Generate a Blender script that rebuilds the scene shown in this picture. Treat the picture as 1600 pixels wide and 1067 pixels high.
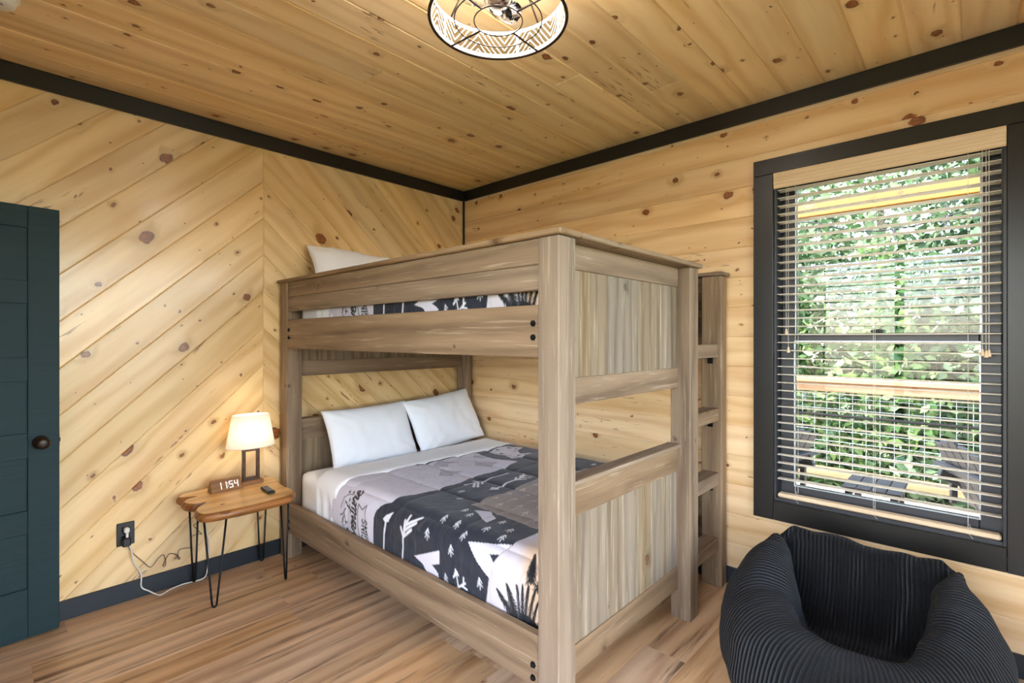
import bpy, bmesh, math, random
import numpy as np
from mathutils import Matrix, Vector, noise as mnoise

scene = bpy.context.scene
for o_ in list(bpy.data.objects):
    bpy.data.objects.remove(o_)
col = scene.collection
PI = math.pi
R = math.radians
rng = random.Random(7)

# ------------------------------------------------------------------ camera
cam_d = bpy.data.cameras.new('camera')
cam_d.sensor_width = 36.0
cam_d.lens = 778.0 / 1600.0 * 36.0
cam_d.shift_y = -5.5 / 1600.0
cam_d.clip_start = 0.05
cam_d.clip_end = 200
cam = bpy.data.objects.new('camera', cam_d)
cam.location = (-2.975, -3.367, 1.42)
cam.rotation_euler = (R(90), 0, R(43.0 - 90.0))
col.objects.link(cam)
scene.camera = cam

# ------------------------------------------------------------------ world, sun, exposure
world = bpy.data.worlds.new('sky_world')
scene.world = world
world.use_nodes = True
wn = world.node_tree
wn.nodes.clear()
w_out = wn.nodes.new('ShaderNodeOutputWorld')
w_bg = wn.nodes.new('ShaderNodeBackground')
w_sky = wn.nodes.new('ShaderNodeTexSky')
w_sky.sky_type = 'NISHITA'
w_sky.sun_disc = False
w_sky.sun_elevation = R(48)
w_sky.sun_rotation = R(-40)
w_bg.inputs['Strength'].default_value = 1.6
w_hs = wn.nodes.new('ShaderNodeHueSaturation')      # summer haze: a paler blue
w_hs.inputs['Saturation'].default_value = 0.62
wn.links.new(w_sky.outputs[0], w_hs.inputs['Color'])
wn.links.new(w_hs.outputs[0], w_bg.inputs['Color'])
wn.links.new(w_bg.outputs[0], w_out.inputs['Surface'])

sun_d = bpy.data.lights.new('sun', 'SUN')
sun_d.energy = 4.2
sun_d.angle = R(0.6)
sun_d.color = (1.0, 0.96, 0.9)
sun = bpy.data.objects.new('sun', sun_d)
sun.rotation_euler = Vector((-0.28, 0.5, 0.82)).to_track_quat('Z', 'Y').to_euler()
sun.location = (-4, 5, 9)
col.objects.link(sun)

scene.cycles.max_bounces = 9
scene.view_settings.view_transform = 'Standard'
scene.view_settings.look = 'None'
scene.view_settings.exposure = 0.74
scene.view_settings.gamma = 1.0
scene.view_settings.use_curve_mapping = False
BULB = 90.0       # radiance of the ceiling fixture's bulbs
LAMP = 22.0       # radiance of the table lamp's bulb

# ------------------------------------------------------------------ helpers
W = {}


def tag(o, label=None, cat=None, group=None, kind=None):
    if label: o['label'] = label
    if cat: o['category'] = cat
    if group: o['group'] = group
    if kind: o['kind'] = kind
    return o


def add(name, mesh, mat=None, M=None, parent=None):
    """link a mesh (or None for an Empty) at world matrix M, under parent"""
    M = Matrix() if M is None else M
    o = bpy.data.objects.new(name, mesh)
    col.objects.link(o)
    o.matrix_basis = M
    if parent is not None:
        o.parent = parent
        o.matrix_parent_inverse = W[parent].inverted()
    W[o] = M.copy()
    if mat is not None and mesh is not None and not mesh.materials:
        mesh.materials.append(mat)
    return o


def root(name, loc, label, cat, group=None, kind=None, rz=0.0):
    e = add(name, None, None, Matrix.Translation(Vector(loc)) @ Matrix.Rotation(rz, 4, 'Z'))
    e.empty_display_size = 0.1
    return tag(e, label, cat, group, kind)


def copy_tree(o, T, parent=None):
    c = o.copy()
    col.objects.link(c)
    M = T @ W[o]
    c.parent = None
    c.matrix_parent_inverse = Matrix()
    c.matrix_basis = M
    if parent is not None:
        c.parent = parent
        c.matrix_parent_inverse = W[parent].inverted()
    W[c] = M
    for ch in list(o.children):
        copy_tree(ch, T, c)
    return c


def mesh_from(name, verts, faces, smooth=False):
    me = bpy.data.meshes.new(name)
    me.from_pydata([tuple(v) for v in verts], [], faces)
    me.update()
    if smooth:
        me.polygons.foreach_set('use_smooth', [True] * len(me.polygons))
    return me


def fix_normals(me):
    bm = bmesh.new(); bm.from_mesh(me)
    bmesh.ops.recalc_face_normals(bm, faces=bm.faces)
    bm.to_mesh(me); bm.free()
    return me


def box_vf(sx, sy, sz, ch=0.0, c=(0, 0, 0)):
    """chamfered box: 24 verts"""
    hx, hy, hz = sx / 2, sy / 2, sz / 2
    cx, cy, cz = c
    if ch <= 0:
        v = [(cx + i * hx, cy + j * hy, cz + k * hz) for i in (-1, 1) for j in (-1, 1) for k in (-1, 1)]
        f = [(0, 1, 3, 2), (4, 6, 7, 5), (0, 4, 5, 1), (2, 3, 7, 6), (0, 2, 6, 4), (1, 5, 7, 3)]
        return v, f
    ch = min(ch, hx * .9, hy * .9, hz * .9)
    v = []; idx = {}
    for i in (-1, 1):
        for j in (-1, 1):
            for k in (-1, 1):
                for ax in range(3):
                    p = [i * (hx - ch), j * (hy - ch), k * (hz - ch)]
                    p[ax] = (i * hx, j * hy, k * hz)[ax]
                    idx[(i, j, k, ax)] = len(v)
                    v.append((cx + p[0], cy + p[1], cz + p[2]))
    f = []
    for ax in range(3):
        o1, o2 = [a for a in range(3) if a != ax]
        for sgn in (-1, 1):
            q = []
            for (a, b) in ((-1, -1), (1, -1), (1, 1), (-1, 1)):
                key = [0, 0, 0]; key[ax] = sgn; key[o1] = a; key[o2] = b
                q.append(idx[tuple(key) + (ax,)])
            f.append(tuple(q))
    for a1 in range(3):
        for a2 in range(a1 + 1, 3):
            a3 = 3 - a1 - a2
            for s1 in (-1, 1):
                for s2 in (-1, 1):
                    q = []
                    for (s3, ax) in ((-1, a1), (1, a1), (1, a2), (-1, a2)):
                        key = [0, 0, 0]; key[a1] = s1; key[a2] = s2; key[a3] = s3
                        q.append(idx[tuple(key) + (ax,)])
                    f.append(tuple(q))
    for i in (-1, 1):
        for j in (-1, 1):
            for k in (-1, 1):
                f.append((idx[(i, j, k, 0)], idx[(i, j, k, 1)], idx[(i, j, k, 2)]))
    return v, f


class MB:
    """collects shapes into one mesh"""
    def __init__(self):
        self.v = []; self.f = []
    def add(self, v, f):
        n = len(self.v)
        self.v += [tuple(p) for p in v]
        self.f += [tuple(i + n for i in q) for q in f]
        return self
    def box(self, x0, x1, y0, y1, z0, z1, ch=0.0):
        v, f = box_vf(x1 - x0, y1 - y0, z1 - z0, ch, ((x0 + x1) / 2, (y0 + y1) / 2, (z0 + z1) / 2))
        return self.add(v, f)
    def tube(self, pts, r, seg=8, closed=False):
        return self.add(*tube_vf(pts, r, seg, closed))
    def lathe(self, prof, seg=24, c=(0, 0, 0), capb=True, capt=True):
        return self.add(*lathe_vf(prof, seg, c, capb, capt))
    def mesh(self, name, smooth=False):
        return fix_normals(mesh_from(name, self.v, self.f, smooth))


def tube_vf(pts, r, seg=8, closed=False):
    P = [Vector(p) for p in pts]
    n = len(P)
    rr = r if hasattr(r, '__len__') else [r] * n
    T = []
    for i in range(n):
        a = P[(i - 1) % n] if (closed or i > 0) else P[i]
        b = P[(i + 1) % n] if (closed or i < n - 1) else P[i]
        t = (b - a)
        T.append(t.normalized() if t.length > 1e-9 else Vector((0, 0, 1)))
    up = Vector((0, 0, 1)) if abs(T[0].z) < .9 else Vector((1, 0, 0))
    N = (up - T[0] * up.dot(T[0])).normalized()
    v = []; f = []
    for i in range(n):
        N = (N - T[i] * N.dot(T[i])).normalized()
        B = T[i].cross(N)
        for k in range(seg):
            a = 2 * PI * k / seg
            v.append(P[i] + (N * math.cos(a) + B * math.sin(a)) * rr[i])
    m = n if closed else n - 1
    for i in range(m):
        j = (i + 1) % n
        for k in range(seg):
            l = (k + 1) % seg
            f.append((i * seg + k, i * seg + l, j * seg + l, j * seg + k))
    if not closed:
        f.append(tuple(range(seg))[::-1]); f.append(tuple((n - 1) * seg + k for k in range(seg)))
    return v, f


def lathe_vf(prof, seg=24, c=(0, 0, 0), capb=True, capt=True):
    v = []; f = []
    for (r, z) in prof:
        for k in range(seg):
            a = 2 * PI * k / seg
            v.append((c[0] + r * math.cos(a), c[1] + r * math.sin(a), c[2] + z))
    for i in range(len(prof) - 1):
        for k in range(seg):
            l = (k + 1) % seg
            f.append((i * seg + k, i * seg + l, (i + 1) * seg + l, (i + 1) * seg + k))
    if capb: f.append(tuple(range(seg))[::-1])
    if capt: f.append(tuple((len(prof) - 1) * seg + k for k in range(seg)))
    return v, f


def spline(pts, n=8, closed=False):
    P = [Vector(p) for p in pts]
    out = []
    m = len(P)
    rngi = range(m) if closed else range(m - 1)
    for i in rngi:
        p0 = P[(i - 1) % m] if (closed or i > 0) else P[i]
        p1 = P[i]; p2 = P[(i + 1) % m]
        p3 = P[(i + 2) % m] if (closed or i < m - 2) else P[(i + 1) % m]
        for k in range(n):
            t = k / n
            out.append(0.5 * ((2 * p1) + (p2 - p0) * t + (2 * p0 - 5 * p1 + 4 * p2 - p3) * t * t + (3 * p1 - p0 - 3 * p2 + p3) * t ** 3))
    if not closed: out.append(P[-1])
    return out


def frame(o, ux, uy):
    """matrix with local X along ux and local Y along uy"""
    ux = Vector(ux).normalized(); uy = Vector(uy).normalized(); uz = ux.cross(uy)
    return Matrix(((ux.x, uy.x, uz.x, o[0]), (ux.y, uy.y, uz.y, o[1]), (ux.z, uy.z, uz.z, o[2]), (0, 0, 0, 1)))


def inset_poly(p, d):
    n = len(p); L = []
    for i in range(n):
        a = p[i]; b = p[(i + 1) % n]
        ex, ey = b[0] - a[0], b[1] - a[1]
        l = math.hypot(ex, ey)
        nx, ny = -ey / l, ex / l
        L.append((a[0] + nx * d, a[1] + ny * d, ex / l, ey / l))
    out = []
    for i in range(n):
        x1, y1, a1, b1 = L[i - 1]; x2, y2, a2, b2 = L[i]
        det = a1 * b2 - b1 * a2
        if abs(det) < 1e-6:
            out.append((x2, y2)); continue
        t = ((x2 - x1) * b2 - (y2 - y1) * a2) / det
        out.append((x1 + a1 * t, y1 + b1 * t))
    return out


def area2(p):
    return sum(p[i][0] * p[(i + 1) % len(p)][1] - p[(i + 1) % len(p)][0] * p[i][1] for i in range(len(p)))


def board_mesh(poly, t=0.018, ch=0.004):
    """board whose face (local +Z at z=0) is poly with eased edges; body reaches z=-t"""
    if area2(poly) < 0: poly = poly[::-1]
    inn = inset_poly(poly, ch); n = len(poly)
    v = [(x, y, -t) for x, y in poly] + [(x, y, -ch) for x, y in poly] + [(x, y, 0) for x, y in inn]
    f = [tuple(range(n))[::-1], tuple(range(2 * n, 3 * n))]
    for r_ in (0, 1):
        for i in range(n):
            j = (i + 1) % n
            f.append((r_ * n + i, r_ * n + j, (r_ + 1) * n + j, (r_ + 1) * n + i))
    return mesh_from('board', v, f)


def clip_poly(p, a, b, c):
    """keep a*x+b*y<=c"""
    out = []
    for i in range(len(p)):
        q = p[i]; s = p[(i + 1) % len(p)]
        dq = a * q[0] + b * q[1] - c; ds = a * s[0] + b * s[1] - c
        if dq <= 0: out.append(q)
        if dq * ds < 0:
            t = dq / (dq - ds)
            out.append((q[0] + (s[0] - q[0]) * t, q[1] + (s[1] - q[1]) * t))
    return out


def lumber(name, x0, x1, y0, y1, z0, z1, mat, parent=None, ch=0.003):
    """axis-aligned piece of timber whose grain (local X) follows its longest side"""
    d = [x1 - x0, y1 - y0, z1 - z0]
    c = ((x0 + x1) / 2, (y0 + y1) / 2, (z0 + z1) / 2)
    ax = d.index(max(d))
    if ax == 0: M = Matrix.Translation(c); s = d
    elif ax == 1:
        M = frame(c, (0, 1, 0), (0, 0, 1)); s = (d[1], d[2], d[0])
    else:
        M = frame(c, (0, 0, 1), (1, 0, 0)); s = (d[2], d[0], d[1])
    v, f = box_vf(s[0], s[1], s[2], ch)
    me = fix_normals(mesh_from(name, v, f))
    return add(name, me, mat, M, parent)


# ------------------------------------------------------------------ materials
class NT:
    def __init__(self, name):
        self.m = bpy.data.materials.new(name); self.m.use_nodes = True
        self.t = self.m.node_tree; self.t.nodes.clear()
        self.out = self.n('ShaderNodeOutputMaterial')
    def n(self, typ, **k):
        nd = self.t.nodes.new(typ)
        for a, b in k.items(): setattr(nd, a, b)
        return nd
    def set(self, sock, val):
        if hasattr(val, 'is_output') or isinstance(val, bpy.types.NodeSocket): self.t.links.new(val, sock)
        else: sock.default_value = val
    def math(self, op, a, b=0.0, c=0.0, clamp=False):
        nd = self.n('ShaderNodeMath', operation=op, use_clamp=clamp)
        self.set(nd.inputs[0], a); self.set(nd.inputs[1], b); self.set(nd.inputs[2], c)
        return nd.outputs[0]
    def vmath(self, op, a, b=(0, 0, 0)):
        nd = self.n('ShaderNodeVectorMath', operation=op)
        self.set(nd.inputs[0], a); self.set(nd.inputs[1], b)
        return nd.outputs[0]
    def comb(self, x, y, z):
        nd = self.n('ShaderNodeCombineXYZ')
        self.set(nd.inputs[0], x); self.set(nd.inputs[1], y); self.set(nd.inputs[2], z)
        return nd.outputs[0]
    def sep(self, v):
        nd = self.n('ShaderNodeSeparateXYZ'); self.set(nd.inputs[0], v); return nd.outputs
    def noise(self, v, scale=1.0, detail=2.0, rough=.5, dist=0.0, dim='3D'):
        nd = self.n('ShaderNodeTexNoise', noise_dimensions=dim)
        self.set(nd.inputs['Vector'], v); nd.inputs['Scale'].default_value = scale
        nd.inputs['Detail'].default_value = detail; nd.inputs['Roughness'].default_value = rough
        nd.inputs['Distortion'].default_value = dist
        return nd.outputs['Fac']
    def ramp(self, f, stops, interp='LINEAR'):
        nd = self.n('ShaderNodeValToRGB'); cr = nd.color_ramp; cr.interpolation = interp
        while len(cr.elements) < len(stops): cr.elements.new(.5)
        for e, (p, c) in zip(cr.elements, stops): e.position = p; e.color = (*c, 1)
        self.set(nd.inputs[0], f); return nd.outputs[0]
    def maprange(self, v, a, b, c=0.0, d=1.0, smooth=True):
        nd = self.n('ShaderNodeMapRange', interpolation_type='SMOOTHSTEP' if smooth else 'LINEAR')
        for i, q in enumerate((v, a, b, c, d)): self.set(nd.inputs[i], q)
        return nd.outputs[0]
    def mix(self, f, a, b, blend='MIX'):
        nd = self.n('ShaderNodeMix', data_type='RGBA', blend_type=blend)
        self.set(nd.inputs[0], f)
        self.set(nd.inputs[6], (*a, 1) if isinstance(a, tuple) and len(a) == 3 else a)
        self.set(nd.inputs[7], (*b, 1) if isinstance(b, tuple) and len(b) == 3 else b)
        return nd.outputs[2]
    def bump(self, h, strength=.2, dist=.01):
        nd = self.n('ShaderNodeBump'); nd.inputs['Strength'].default_value = strength
        nd.inputs['Distance'].default_value = dist; self.set(nd.inputs['Height'], h); return nd.outputs[0]
    def bsdf(self, color, rough=.5, normal=None, **k):
        b = self.n('ShaderNodeBsdfPrincipled')
        self.set(b.inputs['Base Color'], (*color, 1) if isinstance(color, tuple) else color)
        self.set(b.inputs['Roughness'], rough)
        if normal is not None: self.set(b.inputs['Normal'], normal)
        for a, v in k.items(): self.set(b.inputs[a.replace('_', ' ')], v)
        self.t.links.new(b.outputs[0], self.out.inputs['Surface'])
        return b
    def obj(self): return self.n('ShaderNodeTexCoord').outputs['Object']
    def rnd(self): return self.n('ShaderNodeObjectInfo').outputs['Random']


def srgb(r, g, b):
    return tuple((c / 255 / 12.92) if c / 255 <= .04045 else ((c / 255 + .055) / 1.055) ** 2.4 for c in (r, g, b))


def plain(name, c, rough=.5, **k):
    t = NT(name); t.bsdf(c, rough, **k); return t.m


def wood(name, light, dark, knot=srgb(158, 92, 48), knot_edge=srgb(84, 42, 18), rough=.35, kscale=6.0, kmin=.42,
         kmax=.11, ring=52.0, var=.12, sat=.12, coat=0.0, bump=.06, fine=.25, saw=0.0, weather=None, streak=None, ringamt=.3, pin=0.0):
    """sawn softwood: object-space grain along local X, scattered knots, tone differing per board"""
    t = NT(name)
    rnd = t.rnd()
    off = t.comb(t.math('MULTIPLY', rnd, 41.3), t.math('MULTIPLY', rnd, 17.7), t.math('MULTIPLY', rnd, 5.1))
    P = t.vmath('ADD', t.obj(), off)
    x, y, z = t.sep(P)
    yz = t.math('ADD', y, t.math('MULTIPLY', z, .8))
    # knots
    wob = t.math('MULTIPLY', t.math('SUBTRACT', t.noise(P, 34, 3), .5), .026)
    kv = t.comb(t.math('MULTIPLY', t.math('ADD', x, wob), kscale * .78), t.math('MULTIPLY', t.math('ADD', yz, wob), kscale), 0.0)
    vo = t.n('ShaderNodeTexVoronoi', voronoi_dimensions='2D'); t.set(vo.inputs['Vector'], kv)
    vo.inputs['Scale'].default_value = 1.0; vo.inputs['Randomness'].default_value = .85
    d = vo.outputs['Distance']; cr, cg, cb = t.sep(vo.outputs['Color'])
    on = t.math('GREATER_THAN', cr, kmin)
    rad = t.math('ADD', t.math('MULTIPLY', t.math('POWER', cg, 3.0), kmax), kmax * .2)
    rad = t.math('MULTIPLY', rad, on)
    q = t.math('DIVIDE', d, t.math('MAXIMUM', rad, .0005))
    kmask = t.maprange(q, .85, 1.15, 1.0, 0.0)
    kring = t.math('MULTIPLY', t.maprange(q, .55, 1.0, 0.0, 1.0), kmask)
    halo = t.maprange(q, .6, 3.6, 1.0, 0.0)
    # grain
    warp = t.noise(t.comb(t.math('MULTIPLY', x, .9), t.math('MULTIPLY', yz, 5.0), z), 1.0, 2.0)
    ph = t.math('ADD', t.math('MULTIPLY', yz, ring), t.math('MULTIPLY', warp, 13.0))
    ph = t.math('ADD', ph, t.math('MULTIPLY', halo, 3.5))
    rings = t.math('MULTIPLY', t.math('ADD', t.math('SINE', ph), 1.0), .5)
    rings = t.math('POWER', rings, 2.0)
    broad = t.noise(t.comb(t.math('MULTIPLY', x, 1.1), t.math('MULTIPLY', yz, 11.0), z), 1.0, 3.0, .6)
    fin = t.noise(t.comb(t.math('MULTIPLY', x, 7.0), t.math('MULTIPLY', yz, 260.0), t.math('MULTIPLY', z, 30.0)), 1.0, 3.0, .6)
    fac = t.math('ADD', t.math('MULTIPLY', rings, ringamt), t.math('MULTIPLY', broad, 1.17 - ringamt))
    fac = t.math('ADD', fac, t.math('MULTIPLY', t.math('SUBTRACT', fin, .5), fine))
    fac = t.maprange(fac, .28, .92, 0.0, 1.0, False)
    c = t.mix(fac, light, dark)
    if streak:
        st = t.noise(t.comb(t.math('MULTIPLY', x, 1.5), t.math('MULTIPLY', yz, 26.0), z), 1.0, 5.0, .66, .3)
        c = t.mix(t.maprange(st, streak[1], streak[2]), c, streak[0])
    if weather:
        wt = t.noise(t.comb(t.math('MULTIPLY', x, 3.0), t.math('MULTIPLY', yz, 75.0), t.math('MULTIPLY', z, 20.0)), 1.0, 4.0, .6, .3)
        c = t.mix(t.maprange(wt, weather[1], weather[2], 0.0, weather[3]), c, weather[0])
    c = t.mix(t.math('MULTIPLY', halo, .35), c, tuple(.6 * a for a in dark))
    kn = t.noise(P, 60, 3, .6)
    c = t.mix(kmask, c, t.mix(t.maprange(kn, .35, .65), knot, tuple(.55 * a for a in knot)))
    c = t.mix(t.math('MULTIPLY', kring, t.maprange(t.noise(P, 24, 2), .35, .6)), c, knot_edge)
    if pin:
        vp = t.n('ShaderNodeTexVoronoi', voronoi_dimensions='2D')
        t.set(vp.inputs['Vector'], t.comb(t.math('MULTIPLY', t.math('ADD', x, wob), 5.0), t.math('MULTIPLY', t.math('ADD', yz, wob), 9.0), 0.0)); vp.inputs['Scale'].default_value = 1.0
        pr_, pg, pb_ = t.sep(vp.outputs['Color'])
        pq = t.math('DIVIDE', vp.outputs['Distance'], t.math('ADD', .0004, t.math('MULTIPLY', t.math('GREATER_THAN', pr_, .68), t.math('ADD', .012, t.math('MULTIPLY', pg, .035)))))
        c = t.mix(t.math('MULTIPLY', t.maprange(pq, .7, 1.2, 1.0, 0.0), pin), c, knot_edge)
        pk = t.noise(t.comb(t.math('MULTIPLY', x, 9.0), t.math('MULTIPLY', yz, 60.0), t.math('MULTIPLY', z, 9.0)), 1.0, 2.0, .5, .5)
        sel = t.maprange(t.noise(t.comb(t.math('MULTIPLY', x, 1.6), t.math('MULTIPLY', yz, 7.0), 3.3), 1.0, 1.0), .60, .68)
        c = t.mix(t.math('MULTIPLY', t.math('MULTIPLY', t.maprange(pk, .60, .70), sel), .8), c, srgb(120, 70, 34))
    hs = t.n('ShaderNodeHueSaturation')
    t.set(hs.inputs['Value'], t.math('ADD', 1.0 - var / 2, t.math('MULTIPLY', rnd, var)))
    r2 = t.math('FRACT', t.math('MULTIPLY', rnd, 7.31))
    t.set(hs.inputs['Saturation'], t.math('ADD', 1.0 - sat / 2, t.math('MULTIPLY', r2, sat)))
    t.set(hs.inputs['Color'], c)
    h = t.math('ADD', t.math('MULTIPLY', fin, .5), t.math('MULTIPLY', rings, .25))
    if saw:
        sw = t.math('SINE', t.math('ADD', t.math('MULTIPLY', x, 420.0), t.math('MULTIPLY', t.noise(P, 9, 2), 9.0)))
        h = t.math('ADD', h, t.math('MULTIPLY', sw, saw))
    t.bsdf(hs.outputs[0], rough, t.bump(h, bump, .004), Coat_Weight=coat, Coat_Roughness=.16)
    return t.m


M_WALL = wood('pine_wall', srgb(240, 209, 156), srgb(211, 168, 110), rough=.34, var=.2, pin=.8, coat=.3, kscale=5.2, kmin=.5, kmax=.15)
M_WALLW = wood('pine_wall_amber', srgb(240, 208, 162), srgb(211, 164, 114), rough=.36, var=.2, pin=.8, coat=.2, kscale=5.6, kmin=.55)
M_CEIL = wood('pine_ceiling', srgb(246, 216, 168), srgb(220, 178, 122), rough=.36, var=.2, pin=.8, coat=.2, kscale=5.8, kmin=.45)
M_FLOOR = wood('laminate_floor', srgb(228, 190, 148), srgb(178, 134, 96), rough=.34, kscale=2.6, kmin=.8, kmax=.05, ring=60, var=.28, sat=.2,
               coat=.15, streak=(srgb(96, 66, 46), .52, .72), bump=.03)
M_BED = wood('weathered_timber', srgb(148, 123, 96), srgb(104, 81, 60), knot=srgb(112, 82, 58), knot_edge=srgb(70, 50, 36), rough=.62, kscale=3.6,
             kmin=.6, kmax=.085, ring=70, var=.14, sat=.3, saw=.05, bump=.25, weather=(srgb(190, 172, 144), .55, .7, .4), fine=.4)
M_BEDPL = wood('weathered_panel', srgb(146, 128, 104), srgb(104, 87, 68), knot=srgb(112, 84, 60), knot_edge=srgb(70, 50, 36), rough=.66, kscale=4.2,
               kmin=.78, kmax=.08, ring=95, var=.2, sat=.4, saw=.02, bump=.4, weather=(srgb(200, 180, 148), .56, .68, .38), fine=.5)
M_SLAB = wood('oiled_slab', srgb(236, 194, 136), srgb(196, 146, 88), knot=srgb(80, 44, 20), rough=.32, kscale=7, kmin=.55, kmax=.1, ring=60, coat=.2)
M_SLABEDGE = wood('live_edge_bark', srgb(180, 120, 66), srgb(122, 74, 36), rough=.4, kscale=14, kmin=.4, kmax=.16, ring=120)
M_CLOCKWD = wood('clock_veneer', srgb(150, 104, 64), srgb(112, 72, 40), rough=.45, kmin=1.1, ring=170, bump=.02)
M_DARKWD = wood('dark_walnut', srgb(84, 60, 42), srgb(52, 36, 26), rough=.45, kmin=1.1, ring=150, bump=.02)
M_VAL = wood('blind_wood', srgb(232, 208, 174), srgb(214, 184, 146), rough=.4, kmin=1.1, ring=90, var=.04, sat=.05, bump=.02)
M_DECKWD = wood('deck_timber', srgb(172, 140, 108), srgb(138, 106, 76), rough=.6, kmin=.7, ring=70)
M_DECKBD = wood('bleached_deck_board', srgb(224, 210, 188), srgb(192, 174, 148), rough=.7, kmin=.8, ring=70)
M_BEAMWD = wood('honey_beam', srgb(166, 104, 16), srgb(134, 80, 8), rough=.5, kmin=.5, ring=60)

def paint(name, c, rough, speck=True, bumpy=.1):
    t = NT(name)
    P = t.obj()
    n1 = t.noise(P, 160, 2, .6)
    colr = c
    if speck:
        v = t.n('ShaderNodeTexVoronoi'); t.set(v.inputs['Vector'], P); v.inputs['Scale'].default_value = 55
        sp = t.maprange(v.outputs['Distance'], .03, .06, .35, 0.0)
        colr = t.mix(sp, c, (.25, .24, .22))
    t.bsdf(colr, rough, t.bump(n1, bumpy, .002), Coat_Weight=.06, Coat_Roughness=.2, Specular_IOR_Level=.35)
    return t.m

M_TRIM = paint('black_gloss_paint', srgb(33, 30, 27), .34, True, .18)
M_BASEB = paint('charcoal_paint', srgb(36, 42, 48), .42)
def door_paint():
    t = NT('dark_teal_paint')
    x, y, z = t.sep(t.obj())
    g = t.noise(t.comb(t.math('MULTIPLY', x, 2.0), t.math('MULTIPLY', y, 90.0), t.math('MULTIPLY', z, 90.0)), 1, 4, .6)
    c = t.mix(g, srgb(22, 42, 46), srgb(34, 57, 61))
    t.bsdf(c, .6, t.bump(g, .25, .003), Specular_IOR_Level=.25)
    return t.m
M_DOOR = door_paint()
M_BLACK = plain('black_steel', srgb(24, 24, 25), .4, Metallic=.6)
M_BLKPL = plain('black_plastic', srgb(26, 26, 28), .45)
M_BRONZE = plain('oil_rubbed_bronze', srgb(58, 46, 38), .38, Metallic=.8)
M_WHITEPL = plain('white_plastic', srgb(236, 232, 226), .45)
M_CORDW = plain('white_cord', srgb(226, 220, 210), .5)
M_VINYL = plain('dark_vinyl_sash', srgb(44, 44, 50), .4)
M_SILVER = plain('silver_edge', srgb(190, 200, 210), .3, Metallic=.6)
M_CHROME = plain('chrome', srgb(225, 225, 228), .12, Metallic=1.0)
M_GASKET = plain('slab_wall_core', srgb(150, 120, 85), .8)
def slat_mat():
    t = NT('cream_slat')
    p = t.n('ShaderNodeBsdfPrincipled'); p.inputs['Base Color'].default_value = (*srgb(255, 249, 238), 1); p.inputs['Roughness'].default_value = .4
    tr = t.n('ShaderNodeBsdfTranslucent'); tr.inputs[0].default_value = (*srgb(255, 249, 238), 1)
    mx = t.n('ShaderNodeMixShader'); mx.inputs[0].default_value = .55
    t.t.links.new(p.outputs[0], mx.inputs[1]); t.t.links.new(tr.outputs[0], mx.inputs[2])
    t.t.links.new(mx.outputs[0], t.out.inputs['Surface']); return t.m
M_SLAT = slat_mat()
M_OUTSIDE = plain('outer_siding', srgb(120, 90, 60), .8)
M_ADIR = plain('charcoal_resin', srgb(32, 36, 44), .5)

def cloth(name, c, scale=900.0, rough=.85, b=.12, attr=None, sheen=.2):
    t = NT(name)
    P = t.obj(); x, y, z = t.sep(P)
    w = t.math('MULTIPLY', t.math('SINE', t.math('MULTIPLY', x, scale)), t.math('SINE', t.math('MULTIPLY', y, scale)))
    n = t.noise(P, 14, 4, .6)
    h = t.math('ADD', t.math('MULTIPLY', w, .08), n)
    colr = c
    if attr:
        a = t.n('ShaderNodeAttribute', attribute_name=attr); colr = a.outputs['Color']
    t.bsdf(colr, rough, t.bump(h, b, .012), Sheen_Weight=sheen)
    return t.m

M_LINEN = cloth('white_cotton', srgb(246, 247, 251))
M_SHEET = cloth('white_sheet', srgb(250, 248, 247), b=.08)
M_PRINT = cloth('printed_comforter', (1, 1, 1), attr='print', b=.16)

def glass(name, rough=0.0, tint=(1, 1, 1), refl=.06):
    t = NT(name)
    tr = t.n('ShaderNodeBsdfTransparent'); tr.inputs[0].default_value = (*tint, 1)
    gl = t.n('ShaderNodeBsdfGlossy'); gl.inputs['Roughness'].default_value = rough
    fr = t.n('ShaderNodeFresnel'); fr.inputs[0].default_value = 1.35
    mx = t.n('ShaderNodeMixShader')
    t.set(mx.inputs[0], fr.outputs[0]); t.t.links.new(tr.outputs[0], mx.inputs[1]); t.t.links.new(gl.outputs[0], mx.inputs[2])
    t.t.links.new(mx.outputs[0], t.out.inputs['Surface'])
    return t.m
M_GLASS = glass('window_glass')
M_CLEAR = glass('clear_acrylic', .05, (.9, .9, .92))

def emit(name, c, s):
    t = NT(name); e = t.n('ShaderNodeEmission'); e.inputs[0].default_value = (*c, 1); e.inputs[1].default_value = s
    t.t.links.new(e.outputs[0], t.out.inputs['Surface']); return t.m
M_BULB = emit('ceiling_bulb_glow', (1.0, .94, .86), BULB)
M_LAMPBULB = emit('lamp_bulb_glow', (1.0, .86, .66), LAMP)
M_LED = emit('led_digit_glow', (1.0, .95, .86), 1.0)

def shade_mat():
    t = NT('lamp_shade_linen')
    d = t.n('ShaderNodeBsdfDiffuse'); d.inputs[0].default_value = (.86, .83, .78, 1)
    tr = t.n('ShaderNodeBsdfTranslucent'); tr.inputs[0].default_value = (.95, .9, .82, 1)
    mx = t.n('ShaderNodeMixShader'); mx.inputs[0].default_value = .5
    t.t.links.new(d.outputs[0], mx.inputs[1]); t.t.links.new(tr.outputs[0], mx.inputs[2])
    t.t.links.new(mx.outputs[0], t.out.inputs['Surface']); return t.m
M_SHADE = shade_mat()

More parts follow.
